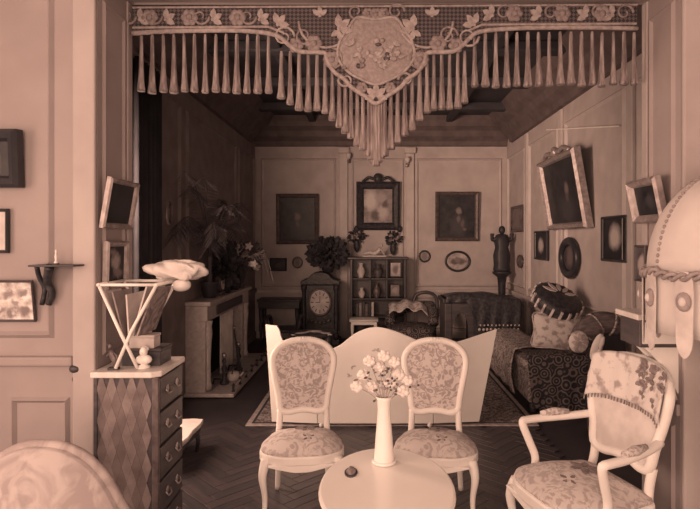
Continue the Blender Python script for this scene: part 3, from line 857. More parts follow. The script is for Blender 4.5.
MB().tube([(0.06, 0, 0), (-.02, .05, .55)], .008, 6).build('arm', 'iron', ft)
MB().tube([(0.09, .03, 0), (-.02, .05, .55)], .008, 6).build('arm', 'iron', ft)
MB().ball((-.02, .05, .57), .018, .018, .022, 8, 6).build('handle', 'brass', ft, smooth=True)
fe = thing('fender', 'low brass and iron fender curving along the edge of the hearth', 'fender', (0, 0, .04))
MB().tube([(XL + dp + .27, fy0 + .05, .05), (XL + dp + .27, fy1 - .1, .05)], .014, 8).build('rail', 'brass', fe, smooth=True)
for k in range(7):
    yy = fy0 + .05 + k * (fy1 - fy0 - .15) / 6
    MB().lathe([(.02, 0), (.012, .02), (.012, .05), (.02, .07), (.004, .09)], (XL + dp + .27, yy, 0), 8).build('post', 'iron', fe, smooth=True)
kt = thing('kettle', 'small pale kettle standing on the near end of the hearth', 'kettle', (fx + .16, fy0 + .50, .04))
MB().lathe([(.05, 0), (.08, .03), (.085, .07), (.06, .11), (.03, .12)], n=14).build('body', 'marble_dim', kt, smooth=True)
MB().tube(spline([(0, -.07, .10), (0, -.03, .18), (0, .03, .18), (0, .07, .10)], 4), .007, 6).build('handle', 'iron', kt, smooth=True)
MB().tube([(.07, 0, .05), (.12, 0, .11)], [.015, .008], 8).build('spout', 'marble_dim', kt, smooth=True)

# plants and ornaments on the mantel
pot = thing('palm_pot', 'dark glazed pot holding the palm on the mantel', 'pot', (-1.885, F / 86, mh))
MB().lathe([(.07, 0), (.075, .02), (.10, .10), (.105, .17), (.11, .19), (.09, .19), (.085, .15)], n=18).build('body', 'ebony', pot, smooth=True)
pa = thing('palm', 'tall palm with arching feathery fronds above the mantel', 'palm', (-1.885, F / 86, mh + .16))
MB().tube([(0, 0, -.03), (0, 0, .15), (0, 0, .32)], [.03, .022, .03], 8).build('stem', 'foliage', pa)
fr_spec = [(-2.1, 1.0, .9), (-1.75, 1.25, .8), (-1.45, 1.2, 1.1), (-1.2, 1.0, 1.3), (-1.0, 1.1, .8), (-.75, .8, 1.1), (-.4, .7, 1.3), (0.2, .6, 1.1), (.75, .7, 1.2), (1.2, .95, 1.1), (1.5, 1.1, .8), (1.75, .8, 1.3), (-1.85, .8, 1.45), (-1.4, .65, 1.6), (-1.6, 1.3, .6), (-1.1, .9, .6)]
for az, ln, up in fr_spec:
    mb = MB(); dx, dy = cos(az), sin(az)
    if dx < 0: dx *= .05
    dx *= .55
    pts = []
    for k in range(9):
        t = k / 8
        pts.append(Vector((dx * ln * t, dy * ln * t, .30 + up * ln * (1.5 * t - t * t * (1.25 if up < .95 else .85)))))
    mb.tube(pts, [.010 - .0009 * k for k in range(9)], 5)
    for k in range(1, 17):
        t = .18 + .8 * k / 17; f_ = t * 8; i = int(f_); p = pts[i].lerp(pts[min(8, i + 1)], f_ - i)
        tg = (pts[min(8, i + 1)] - pts[i]).normalized(); sd = tg.cross(Vector((0, 0, 1))).normalized()
        ll = .20 * (1 - .6 * abs(t - .45))
        for sg in (-1, 1):
            e = p + (sd * sg * .75 + tg * .55) * ll + Vector((0, 0, -.07 - .06 * t))
            e.x = max(e.x, -.115)
            mb.leaf(p, e, .015, (0, 0, 1), .001)
    mb.build('frond', 'foliage', pa)


def bush(mb, c, rx, ry, rz, n, ln, wd, xmin=-9.0):
    for k in range(n):
        a = random.uniform(0, 2 * PI); ph = math.asin(random.uniform(-.7, 1)); q_ = random.uniform(.35, 1) ** .6
        p = Vector((c[0] + rx * q_ * cos(ph) * cos(a), c[1] + ry * q_ * cos(ph) * sin(a), c[2] + rz * q_ * sin(ph)))
        d = (p - Vector(c)).normalized() + Vector((random.uniform(-.6, .6), random.uniform(-.6, .6), random.uniform(-.5, .5)))
        e = p + d.normalized() * ln * random.uniform(.7, 1.2)
        p.x = max(p.x, xmin); e.x = max(e.x, xmin + .004 * random.random())
        mb.leaf(p, e, wd, (random.uniform(-1, 1), -1, random.uniform(-.3, 1)), .0015)
    return mb


pf = thing('foliage_pot', 'dark pot of dense dark foliage beside the palm on the mantel', 'plant', (-1.88, F / 79, mh))
MB().lathe([(.08, 0), (.10, .12), (.11, .16), (.07, .16)], n=14).build('pot', 'ebony', pf, smooth=True)
bush(MB(), (0.02, -.05, .33), .13, .30, .26, 330, .12, .06, -.10).build('foliage', 'foliage_dark', pf)
bq = thing('mantel_bouquet', 'large bouquet of lilies and ferns on the far end of the mantel', 'bouquet', (-1.86, F / 74, mh))
MB().lathe([(.05, 0), (.07, .06), (.05, .14), (.035, .18), (.05, .22)], n=14).build('vase', 'ebony', bq, smooth=True)
bush(MB(), (.10, 0, .42), .24, .30, .22, 170, .13, .035, -.12).build('foliage', 'foliage', bq)
for k in range(11):
    p = Vector((.14 + random.uniform(-.12, .26), random.uniform(-.25, .2), .42 + random.uniform(-.12, .2)))
    mb = MB()
    for j in range(5):
        a = 2 * PI * j / 5
        mb.leaf(p, p + Vector((.06 * cos(a), -.03, .06 * sin(a))), .035, (0, -1, 0), .002)
    mb.ball(p, .012, .012, .012, 6, 4)
    mb.build('lily', 'petal' if k % 3 else 'petal_light', bq)
for k in range(6):
    a = .2 + k * .22
    MB().tube(spline([(.08, -.03 * k, .42), (.16 + .05 * k, -.06, .52 - .01 * k), (.24 + .06 * k, -.08, .46 - .07 * k)], 4), .004, 5).build('grass_blade', 'petal', bq)
cl = thing('mantel_clock', 'small gilt mantel clock half hidden under the bouquet', 'clock', (-1.87, F / 82, mh))
MB().box(-.06, .06, -.09, .09, 0, .04).build('base', 'gilt_dim', cl, bevel=.01)
MB().lathe([(.0, -.05), (.10, -.05), (.11, 0), (.10, .05), (0, .05)], n=20).build('case', 'gilt_dim', cl, smooth=True)
for ch_ in cl.children:
    if ch_.name.startswith('case'): ch_.rotation_euler = (0, PI / 2, 0); ch_.location = (0, 0, .14)
o = MB().lathe([(.075, 0), (.075, .004)], n=20).build('dial', 'paper', cl); o.rotation_euler = (0, PI / 2, 0); o.location = (.052, 0, .14)
vb = thing('mantel_vase', 'dark bronze vase standing at the far end of the mantel', 'vase', (-1.86, F / 70.5, mh))
MB().lathe([(.05, 0), (.05, .02), (.025, .05), (.06, .15), (.07, .24), (.04, .32), (.055, .36)], n=16).build('body', 'iron', vb, smooth=True)
for sg in (-1, 1): MB().tube(spline([(0, sg * .06, .17), (0, sg * .11, .25), (0, sg * .045, .31)], 4), .008, 6).build('handle', 'gilt_dim', vb, smooth=True)

# dark drape, which also stands in for the wall's shade, and pictures on the salon's left wall


def drape(u, v):
    return (XL + .07 + .03 * sin(u * 42) + .012 * sin(u * 91), 4.62 + u * .55, .02 + v * 3.2)


o = MB().grid(drape, 70, 3).build('door_curtain', 'curtain_dark', None, smooth=True, solid=.006)
tag(o, 'long dark pleated curtain on the left wall just inside the opening', 'curtain')
oval_picture('small oval portrait on the dark left wall beside the curtain', (XL + .11, F / 106.5, H + (240 - 226) / 107), .16, .24, .03, 'gilt_dim', painting('oval_left', .05, [(0, .12, .05, .07, .2)]), face=PI / 2)
picture('small dark picture on the left wall among the palm fronds', (XL + .005, F / 74.5, H + (240 - 220) / 75), .34, .28, .04, 'gilt_dim', painting('left_dark', .03, [(0, .15, .08, .08, .06)]), face=PI / 2, depth=.03)

# ------------------------------------------------------------------ far end of the salon
def legs4(t, x0, x1, y0, y1, z, m, r=.022, name='leg'):
    for x in (x0, x1):
        for y in (y0, y1):
            MB().lathe([(r * .7, 0), (r * .6, z * .1), (r, z * .5), (r * .75, z * .6), (r * 1.15, z * .8), (r * 1.15, z)], (x, y, 0), 10).build(name, m, t, smooth=True)


ct = thing('console_table', 'dark console table against the back wall left of the clock', 'table', (-1.54, 9.42, 0))
MB().box(-.36, .36, -.2, .2, .68, .72).build('top', 'dark_wood', ct, bevel=.01)
MB().box(-.34, .34, -.18, .18, .57, .68).build('apron', 'dark_wood', ct, bevel=.005)
legs4(ct, -.30, .30, -.15, .15, .57, 'dark_wood', .03)

ck = thing('clock_cabinet', 'black carved cabinet clock with a large pale round dial', 'clock', (W(321, 300, 61).x, F / 61, 0))
MB().box(-.27, .27, -.16, .2, 0, .98).build('case', 'carved_dark', ck, bevel=.02)
MB().prism(spl2([(-.31, .98), (-.31, 1.04), (-.2, 1.08), (-.1, 1.17), (.1, 1.17), (.2, 1.08), (.31, 1.04), (.31, .98)], 3), -.19, .2).build('pediment', 'carved_dark', ck, bevel=.01)
MB().box(-.32, .32, -.2, .2, 0, .10).build('plinth', 'carved_dark', ck, bevel=.015)
for sg in (-1, 1):
    MB().lathe([(.035, .1), (.045, .16), (.03, .22), (.04, .5), (.028, .85), (.045, .92), (.045, .98)], (sg * .26, -.17, 0), 12, flute=.06).build('column', 'carved_dark', ck, smooth=True)
o = MB().lathe([(.165, 0), (.165, .02), (.15, .03)], n=28, sy=1.22).build('dial', 'paper', ck); o.rotation_euler = (PI / 2, 0, 0); o.location = (0, -.165, .70)
o = MB().tube([(.175 * cos(2 * PI * k / 28), .175 * 1.2 * sin(2 * PI * k / 28), .02) for k in range(28)], .018, 6, closed=True).build('bezel', 'gilt_dim', ck, smooth=True); o.rotation_euler = (PI / 2, 0, 0); o.location = (0, -.165, .70)
for k in range(12):
    o = MB().box(-.006, .006, -.022, .022, .03, .034, Matrix.Rotation(2 * PI * k / 12, 4, 'Z') @ Matrix.Translation((0, .125, 0))).build('hour_mark', 'ebony', ck)
    o.rotation_euler = (PI / 2, 0, 0); o.location = (0, -.165, .70); o.scale = (1, 1.18, 1)
o = MB().box(-.005, .005, 0, .1, .034, .038).box(-.07, 0, -.005, .005, .034, .038).build('hands', 'ebony', ck); o.rotation_euler = (PI / 2, 0, 0); o.location = (0, -.165, .70)
mb = MB()
for k in range(5): mb.ball((-.14 + .07 * k, -.17, .40 - .04 * math.sin(k / 4 * PI)), .035, .02, .03, 8, 5, .1)
mb.build('swag', 'gilt_dim', ck, smooth=True)
pb = thing('clock_plant', 'dark bushy plant in a low pot on top of the cabinet clock', 'plant', (W(329, 262, 61).x - .02, F / 61 + .02, 1.168))
MB().lathe([(.08, 0), (.11, .08), (.12, .10), (.08, .10)], n=14).build('pot', 'ebony', pb, smooth=True)
bush(MB(), (.0, 0, .30), .29, .18, .26, 420, .10, .07).build('foliage', 'foliage_dark', pb)

tt = thing('tea_table', 'low dark carved table with a pale cloth before the cabinet clock', 'table', (W(313, 333, 80).x, F / 80, 0))
tt.location.z = .0195
MB().pad([(.30 * cos(2 * PI * k / 20), .24 * sin(2 * PI * k / 20)) for k in range(20)], .50, .53, .003).build('top', 'carved_dark', tt, smooth=False)
legs4(tt, -.2, .2, -.14, .14, .50, 'carved_dark', .03)
o = MB().grid(lambda u, v: (W(313, 333, 80).x + (u - .5) * .5, F / 80 + (v - .5) * .36, .542 + .012 * sin(u * PI) * sin(v * PI) + .008 * sin(u * 9) * sin(v * 7)), 16, 12).build('table_mat', 'lace', None, smooth=True, solid=.004)
tag(o, 'pale embroidered mat on the low carved table before the clock', 'cloth')
gr = thing('carved_chair', 'dark carved chair with a rolled arm beside the low table', 'chair', (W(283, 330, 70).x - .05, F / 66, 0))
MB().pad([(-.22, -.2), (.22, -.2), (.22, .2), (-.22, .2)], .32, .37, .03).build('seat', 'carved_dark', gr, smooth=True)
legs4(gr, -.18, .18, -.16, .16, .33, 'carved_dark', .025)
for sg in (-1, 1): MB().tube(spline([(sg * .22, .18, .36), (sg * .24, .1, .52), (sg * .24, -.1, .55), (sg * .25, -.2, .50), (sg * .22, -.18, .36)], 4), .03, 8).build('arm', 'carved_dark', gr, smooth=True)

# curio cabinet
cb = thing('curio_cabinet', 'dark open curio cabinet below the black mirror', 'cabinet', (W(378, 300, 60).x, F / 60, 0))
MB().box(-.46, .46, .12, .15, .0, 1.38).build('back_panel', 'brown_wood', cb)
for sg in (-1, 1): MB().box(sg * .44 - .02, sg * .44 + .02, -.16, .12, 0, 1.38).build('side_panel', 'dark_wood', cb, bevel=.006)
MB().box(-.50, .50, -.19, .15, 1.38, 1.42).build('top', 'brown_wood', cb, bevel=.01)
for z in (.08, .42, .72, 1.05): MB().box(-.42, .42, -.15, .12, z, z + .025).build('shelf', 'dark_wood', cb, bevel=.004)
for xx in (-.13, .14): MB().box(xx - .012, xx + .012, -.15, .12, .745, 1.38).build('divider', 'dark_wood', cb)
cbx, cby = cb.location.x, cb.location.y


def vase(label, loc, h_, r, m, cat='vase'):
    t = thing('vase', label, cat, loc)
    MB().lathe([(r * .6, 0), (r * .55, h_ * .06), (r, h_ * .4), (r * .8, h_ * .65), (r * .4, h_ * .82), (r * .55, h_)], n=14).build('body', m, t, smooth=True)
    MB().tube([(r * .55 * cos(2 * PI * k / 14), r * .55 * sin(2 * PI * k / 14), h_) for k in range(14)], r * .08, 6, closed=True).build('rim', m, t, smooth=True)
    return t


vase('pale vase on the upper left shelf of the curio cabinet', (cbx - .28, cby - .06, 1.075), .24, .07, 'marble_dim')
vase('brown jar on the upper middle shelf of the curio cabinet', (cbx, cby - .06, 1.075), .22, .09, 'brown_wood', 'jar')
vase('dark vase on the lower middle shelf of the curio cabinet', (cbx - .02, cby - .06, .745), .24, .07, 'gilt_dim')
vase('small pale jar on the lower left shelf of the curio cabinet', (cbx - .27, cby - .06, .745), .16, .06, 'marble_dim', 'jar')
picture('small pale print standing on the upper right shelf of the curio cabinet', (cbx + .29, cby - .0, 1.08), .2, .26, .02, 'gilt_dim', painting('curio_print', .36, [(0, .13, .05, .08, .15)]), depth=.02)
picture('small framed photograph on the lower right shelf of the curio cabinet', (cbx + .28, cby - .0, .75), .18, .22, .02, 'brown_wood', painting('curio_photo', .2, [(0, .12, .05, .06, .32)]), depth=.02)
for k in range(6):
    h_ = .2 + .015 * (k % 3)
    b = thing('book', ['brown', 'pale', 'dark', 'tan', 'black', 'buff'][k] + ' bound book on the third shelf of the curio cabinet', 'book', (cbx - .34 + k * .05, cby - .05, .445), group='books in the curio cabinet')
    m_ = ['brown_wood', 'paper_dark', 'dark_wood', 'gilt_dim', 'ebony', 'marble_dim'][k]
    MB().box(-.02, -.016, -.07, .07, 0, h_).box(.016, .02, -.07, .07, 0, h_).box(-.02, .02, -.075, -.07, 0, h_).build('cover', m_, b)
    MB().box(-.016, .016, -.069, .064, .004, h_ - .004).build('pages', 'paper', b)
rc = thing('reclining_figure', 'pale reclining figurine on top of the curio cabinet', 'figurine', (cbx - .06, cby - .03, 1.42))
MB().box(-.2, .2, -.06, .06, 0, .025).build('base', 'marble_dim', rc, bevel=.005)
mb = MB().tube(spline([(-.18, 0, .05), (-.08, 0, .07), (0, 0, .06), (.06, 0, .09), (.10, 0, .15)], 4), [.02, .022, .025, .028, .03, .033, .035, .036, .037, .038, .038, .037, .036, .036, .034, .03, .022], 8)
mb.ball((.115, -.005, .19), .026, .027, .032, 8, 6); mb.tube([(.09, -.03, .14), (.14, -.04, .08), (.17, -.04, .03)], .011, 6)
mb.build('figure', 'marble_dim', rc, smooth=True)
# flower holders on the wall beside the mirror
for x, y, lb in ((357, 252, 'dark wall vase of flowers hanging left of the mirror base'), (393, 255, 'dark wall vase of flowers hanging right of the mirror base')):
    c = W(x, y, SB)
    t = thing('wall_vase', lb, 'vase', (c.x, YB - .04, c.z), group='wall vases under the mirror')
    MB().lathe([(.01, 0), (.04, .03), (.06, .10), (.05, .16), (.07, .2)], (0, -.05, 0), 12).build('body', 'carved_dark', t, smooth=True)
    bush(MB(), (0, -.07, .27), .12, .07, .11, 60, .07, .04).build('foliage', 'foliage_dark', t)
    for k in range(4): MB().ball((random.uniform(-.09, .09), -.13, .27 + random.uniform(-.06, .09)), .026, .02, .026, 7, 5, .15).build('flower', 'valance_rose', t, smooth=True)
# sconces
for x, y, lb in ((349, 162, 'small pale sconce on the pilaster left of the mirror'), (407, 166, 'small pale sconce on the pilaster right of the mirror')):
    c = W(x, y, SB)
    t = thing('sconce', lb, 'sconce', (c.x, YB - .05, c.z), group='sconces beside the mirror')
    MB().tube(spline([(0, 0, .0), (0, -.06, -.02), (0, -.09, .03)], 4), .01, 6).build('arm', 'brass', t, smooth=True)
    MB().lathe([(.012, .03), (.035, .06), (.045, .10), (.03, .14)], (0, -.09, 0), 12).build('shade', 'lamp_silk', t, smooth=True)
    MB().lathe([(.0, -.03), (.03, -.02), (.03, .03), (0, .05)], (0, .0, 0), 10, sy=.4).build('plate', 'brass', t, smooth=True)

ws = thing('white_stool', 'small white stool with slender legs in front of the curio cabinet', 'stool', (W(364, 320, 64).x, F / 64, 0))
MB().pad([(-.22, -.15), (.22, -.15), (.22, .15), (-.22, .15)], .44, .47, .02).build('seat', 'white_wood', ws, smooth=True)
MB().box(-.2, .2, -.13, .13, .39, .44).build('seat_rail', 'white_wood', ws, bevel=.005)
legs4(ws, -.18, .18, -.11, .11, .40, 'white_wood', .022)

# easy chair with a pale cloth
ec = thing('easy_chair', 'low dark upholstered chair with a hoop arm before the back wall', 'chair', (W(412, 330, 64).x, F / 64, 0), -.2)
MB().pad(spl2([(-.33, -.3), (0, -.34), (.33, -.3), (.34, .2), (0, .3), (-.34, .2)], 4, True), .16, .36, .06).build('seat', 'rosette_cloth', ec, smooth=True)
MB().tube(spline([(-.33, -.1, .40), (-.34, .14, .52), (-.15, .30, .60), (.12, .32, .64), (.30, .18, .62), (.34, -.1, .42)], 5), .085, 10).build('backrest', 'rosette_cloth', ec, smooth=True)
MB().tube(spline([(-.02, .3, .60), (.02, .32, .80), (.2, .3, .86), (.36, .2, .78), (.38, .1, .50)], 5), .028, 8).build('hoop_arm', 'brown_wood', ec, smooth=True)
for x, y in ((-.26, -.24), (.26, -.24), (-.24, .18), (.24, .18)): MB().lathe([(.02, 0), (.03, .08), (.03, .17)], (x, y, 0), 8).build('leg', 'dark_wood', ec, smooth=True)


def throw(u, v):
    x = (u - .5) * .60; y = (v - .4) * .46
    return (ec.location.x - .06 + x, ec.location.y + .05 + y, .66 + .07 * sin(u * PI) - .22 * max(0, .45 - v) + .03 * sin(u * 17) * (1 - v * .5))


o = MB().grid(throw, 30, 14).build('throw_cloth', 'embroidered_white', None, smooth=True, solid=.008)
tag(o, 'pale embroidered cloth thrown over the low easy chair', 'cloth')

# dark desk under a fringed cover
SD = 70.0
dk = thing('writing_desk', 'dark arched kneehole desk at the back right below the oval still life', 'desk', (W(478, 330, SD).x, F / SD, 0), 0)
dk.location.z = .0195
MB().box(-.50, -.40, -.2, .38, 0, .80).build('pedestal', 'brown_wood', dk, bevel=.01)
MB().box(.40, .50, -.2, .38, 0, .80).build('pedestal', 'dark_wood', dk, bevel=.01)
arch = [(-.40, .80), (-.40, .3), (-.385, .5), (-.34, .63), (-.28, .68), (-.22, .63), (-.175, .5), (-.16, .0), (-.10, .0), (-.10, .80)]
MB().prism(arch, -.20, -.15).build('arched_apron', 'brown_wood', dk)
MB().box(-.12, .42, -.19, .34, .05, .8).build('drawer_body', 'dark_wood', dk, bevel=.01)
MB().box(-.53, .53, -.23, .40, .80, .86).build('top', 'dark_wood', dk, bevel=.012)
o = MB().box(-.06, .09, -.19, -.18, .60, .63).build('handle', 'brass', dk, bevel=.003)
o.location = (.22, -.002, .04)


def cover(u, v):
    # hump along the top, falling in front on the right half
    x = -.50 + 1.04 * u
    if v < .55:
        t = v / .55
        return (dk.location.x + x, dk.location.y + .40 - .66 * t, .875 + .09 * sin(min(1, t * 1.2) * PI * .55) * (1 - u) ** .5 * (0.4 + sin(u * PI)) + .01 * sin(u * 13))
    t = (v - .55) / .45
    drop = .41 * min(1, max(0.10, (u - .30) * 7))
    return (dk.location.x + x + .01 * sin(t * 5), dk.location.y - .27 - .012 * sin(u * 40) * t, .875 + .06 * (1 - u) ** 2 * (1 - t) - drop * t)


o = MB().grid(cover, 40, 24).build('desk_cover', 'carved_dark', None, smooth=True, solid=.006)
tag(o, 'dark shawl with pearl fringe draped over the desk', 'shawl')
bm_ = MB().ball((0, 0, 0), .020, .016, .022, 8, 6)
pr = bm_.build('fringe_pearl', 'paper', o, smooth=True)
kk = 0
for row, dz in ((0, 0), (1, .06)):
    for k in range(11):
        u = .46 + k * .051 + row * .012
        p = Vector(cover(u, 1.0)); q_ = pr if kk == 0 else copy_part(pr, o)
        q_.location = p + Vector((0, -.015, dz * 1.0)); kk += 1
        if row: q_.scale = (.6, .6, .6)

# torch figure on a column
tf = thing('torch_figure', 'dark bronze figure with raised arms on a slender pedestal', 'statue', (W(503, 270, 62).x - .02, F / 62, 0))
MB().lathe([(.17, 0), (.17, .05), (.10, .10), (.06, .2), (.05, .6), (.065, 1.0), (.075, 1.1), (.15, 1.16), (.16, 1.19)], n=16).build('pedestal', 'ebony', tf, smooth=True)
MB().lathe([(.12, 1.19), (.13, 1.23), (.12, 1.30), (.13, 1.45), (.10, 1.58), (.12, 1.68), (.09, 1.78), (.04, 1.80)], n=16, sy=.8, flute=.08, nf=6).build('figure', 'iron', tf, smooth=True)
MB().ball((0, -.01, 1.86), .055, .06, .07, 12, 8).build('head', 'iron', tf, smooth=True)
for sg in (-1, 1): MB().tube(spline([(sg * .08, 0, 1.73), (sg * .15, 0, 1.70), (sg * .16, -.02, 1.80)], 4), [.035, .034, .032, .03, .028, .028, .027, .03, .036], 8).build('arm', 'iron', tf, smooth=True)

# carpet
cp0, cp1, cpa, cpb = -1.155, 1.525, F / 109.5, F / 67
rg = thing('carpet', 'large oriental carpet with a pale border in the middle of the salon', 'carpet', (0, 0, 0))
MB().box(cp0, cp1, cpa, cpb, 0.0, .010).build('edge', 'carpet_border', rg)
MB().box(cp0 + .045, cp1 - .045, cpa + .045, cpb - .045, .010, .013).build('guard_band', 'carpet_dark', rg)
MB().box(cp0 + .07, cp1 - .07, cpa + .07, cpb - .07, .013, .015).build('border', 'carpet_field', rg)
MB().box(cp0 + .38, cp1 - .38, cpa + .40, cpb - .4, .015, .017).build('guard_band', 'carpet_border', rg)
MB().box(cp0 + .42, cp1 - .42, cpa + .44, cpb - .44, .017, .019).build('field', 'carpet_field', rg)

# ------------------------------------------------------------------ divan on the right
dx0, dx1, dy0, dy1 = 1.535, 2.24, F / 102, F / 80
dv = thing('divan', 'low divan along the right wall under oriental covers', 'divan', ((dx0 + dx1) / 2, (dy0 + dy1) / 2, 0))
hx, hy = (dx1 - dx0) / 2, (dy1 - dy0) / 2
MB().box(-hx, hx, -hy, hy, .10, .40).build('base', 'oriental_drape', dv, bevel=.03)
MB().pad(spl2([(-hx, -hy), (0, -hy), (hx, -hy), (hx, 0), (hx, hy), (0, hy), (-hx, hy), (-hx, 0)], 2, True), .40, .50, .05).build('mattress', 'oriental_drape', dv, smooth=True)
for x in (-hx + .06, hx - .06):
    for y in (-hy + .06, hy - .06): MB().lathe([(.03, 0), (.04, .05), (.03, .1)], (x, y, 0), 8).build('foot', 'dark_wood', dv)
# rosette cover hanging over the near end


def rcov(u, v):
    x = dx0 - .03 + (dx1 - dx0 - .02) * u
    if v < .3: return (x, dy0 + .30 - .36 * v / .3, .565 + .02 * sin(v / .3 * PI))
    t = (v - .3) / .7
    return (x + .05 * t * (1 - u) * (1 if u < .5 else 0) + .0, dy0 - .065 - .012 * sin(u * 25) * t, .565 - t * (.56 if u > .12 else .50))


o = MB().grid(rcov, 40, 24).build('rosette_cover', 'rosette_cloth', None, smooth=True, solid=.008)
tag(o, 'dark cover patterned with round rosettes hanging over the near end of the divan', 'cover')


def lcov(u, v):
    y = dy0 + .35 + (dy1 - dy0 - .3) * u
    if v < .4: return (dx0 + .32 - .36 * v / .4, y, .57 + .015 * sin(v * 9))
    t = (v - .4) / .6
    return (dx0 - .045 - .10 * sin(t * PI) * (.4 + .6 * u) - .015 * sin(u * 21) * t, y, .56 - t * .46)


o = MB().grid(lcov, 30, 20).build('shawl', 'oriental_drape', None, smooth=True, solid=.008)
tag(o, 'light patterned oriental shawl bulging over the front of the divan', 'shawl')


def cushion(label, loc, a, b, th, m, rot, name='cushion', fringe=False, group=None):
    t = thing(name, label, 'cushion', loc, group=group)
    t.rotation_euler = rot

    def top(sg):
        def fn(u, v):
            x, y = 2 * u - 1, 2 * v - 1
            e = (1 - x ** 4) * (1 - y ** 4)
            pin = 1 - .10 * (1 - abs(x)) * 0 - .08 * (1 - x * x) * abs(y) ** 3 * 0
            return (a * x * (1 - .07 * (1 - y * y) * 0 + .06 * abs(y) ** 3), sg * th * max(e, 0) ** .55, b * y * (1 + .06 * abs(x) ** 3) + b)
        return fn
    mb = MB(); mb.grid(top(-1), 14, 14); mb.grid(top(1), 14, 14)
    mb.build('cover', m, t, smooth=True)
    pts = [(a * 1.04 * x, 0, b + b * 1.04 * y) for x, y in ((-1, -1), (0, -.94), (1, -1), (.94, 0), (1, 1), (0, .94), (-1, 1), (-.94, 0))]
    MB().tube(spline(pts, 4, True), .008, 6, closed=True).build('piping', 'carpet_border', t, smooth=True)
    return t


ya = (dy0 + dy1) / 2
cushion('white embroidered square cushion propped on the near end of the divan', (W(555, 345, 98).x, F / 98, .595), .22, .17, .08, 'embroidered_white', (-.45, 0.12, -.15))
# drum cushion
c = W(557, 301, 94)
dc = thing('round_cushion', 'large black round cushion with striped band atop the white cushion', 'cushion', (c.x, c.y, c.z), 0)
dc.rotation_euler = (.55, .28, 0)
MB().lathe([(.0, -.09), (.2, -.09), (.255, -.05), (.265, 0), (.255, .05), (.2, .085), (.0, .10)], n=28).build('cover', 'carved_dark', dc, smooth=True)
mb = MB()
for k in range(18):
    a = 2 * PI * k / 18
    mb.box(-.012, .012, .255, .275, -.06, .05, Matrix.Rotation(a, 4, 'Z'))
mb.build('stripes', 'embroidered_white', dc)
for k in range(5):
    a = .6 * k + .4
    MB().leaf((.05 * cos(a), .05 * sin(a), .10), (.2 * cos(a), .2 * sin(a), .09), .05, (0, 0, 1), .004).build('applique_leaf', 'marble_dim', dc)
c = W(578, 300, 90)
cushion('small brown patterned cushion behind the black round cushion', (2.08, c.y + .42, .60), .13, .13, .07, 'oriental_drape', (-.35, .25, -.2))
# dark easy chair with a rolled brown back, between divan and armchair
ra = thing('rolled_chair', 'dark upholstered chair with a rolled brown back behind the lace-topped armchair', 'chair', (1.98, 4.82, 0))
MB().box(-.08, .24, -.2, .2, .12, .40).build('base', 'ebony', ra, bevel=.03)
MB().pad(spl2([(-.09, -.2), (.24, -.2), (.25, .2), (-.09, .2)], 4, True), .40, .48, .04).build('seat', 'ebony', ra, smooth=True)
MB().box(-.05, .25, .06, .22, .3, .9).build('backrest', 'ebony', ra, bevel=.04)
pp_ = spline([(-.21, .0, .74), (-.15, .06, .86), (-.02, .10, .955), (.10, .10, .97), (.19, .09, .92)], 5)
MB().tube(pp_, [.075 + .03 * sin(k / (len(pp_) - 1) * PI) for k in range(len(pp_))], 12).build('rolled_back', 'velvet_brown', ra, smooth=True)
for k in (4, 10, 16):
    tg = (pp_[k] - pp_[k - 1]).normalized(); sd = tg.cross(Vector((0, 1, 0))).normalized(); bn = tg.cross(sd)
    MB().tube([pp_[k] + (sd * cos(2 * PI * j / 14) + bn * sin(2 * PI * j / 14)) * .104 for j in range(14)], .010, 6, closed=True).build('band', 'oriental_drape', ra, smooth=True)
for x in (-.04, .2):
    for y in (-.16, .16): MB().lathe([(.02, 0), (.03, .06), (.03, .13)], (x, y, 0), 8).build('leg', 'dark_wood', ra, smooth=True)
mb = MB().ball((-.235, -.09, .84), .085, .03, .095, 16, 8)
mb.build('rosette_end', 'embroidered_white', ra, smooth=True)
for k in range(8):
    a = 2 * PI * k / 8
    MB().leaf((-.235 + .02 * cos(a), -.118, .84 + .02 * sin(a)), (-.235 + .07 * cos(a), -.112, .84 + .078 * sin(a)), .03, (0, -1, 0), .006).build('rosette_petal', 'petal', ra)
o = MB().ball((0, 0, 0), .045, .03, .12, 14, 8).build('folded_flap', 'linen', ra, smooth=True); o.location = (-.09, -.11, .80); o.rotation_euler = (0, .35, 0)
o = MB().ball((0, -.02, 0), .02, .03, .10, 12, 8).build('folded_flap', 'embroidered_white', ra, smooth=True); o.location = (-.07, -.11, .80); o.rotation_euler = (0, .35, 0)

# wall console on the right jamb
kb = thing('wall_console', 'white marble-topped wall console on the right jamb behind the armchair', 'console', (0, 0, 0))
kx0, ky0, ky1, kz = 1.335, F / 199, F / 182, 1.325
MB().box(kx0, OR, ky0, ky1, kz - .03, kz).build('marble_top', 'marble', kb, bevel=.006)
MB().box(kx0 + .02, OR, ky0 + .02, ky1 - .02, kz - .17, kz - .03).build('body', 'brown_wood', kb, bevel=.004)
MB().box(kx0 + .03, OR - .005, ky0 + .008, ky0 + .02, kz - .15, kz - .04).build('side_panel', 'white_wood', kb, bevel=.004)
MB().prism([(OR, kz - .17), (kx0 + .06, kz - .17), (OR - .10, kz - .25), (OR, kz - .42)], ky0 + .06, ky0 + .09).build('bracket', 'white_wood', kb, bevel=.004)
MB().prism([(OR, kz - .17), (kx0 + .06, kz - .17), (OR - .10, kz - .25), (OR, kz - .42)], ky1 - .09, ky1 - .06).build('bracket', 'white_wood', kb, bevel=.004)

# ------------------------------------------------------------------ white folding screen
SS = 110.0
scn = thing('folding_screen', 'low white three-leaf folding screen with a wavy top and painted flowers', 'folding screen', (W(375, 427, SS).x, F / SS, 0))


def leafpoly(pts): return [((x - 375) / SS, H - (y - VY) / SS) for x, y in pts]


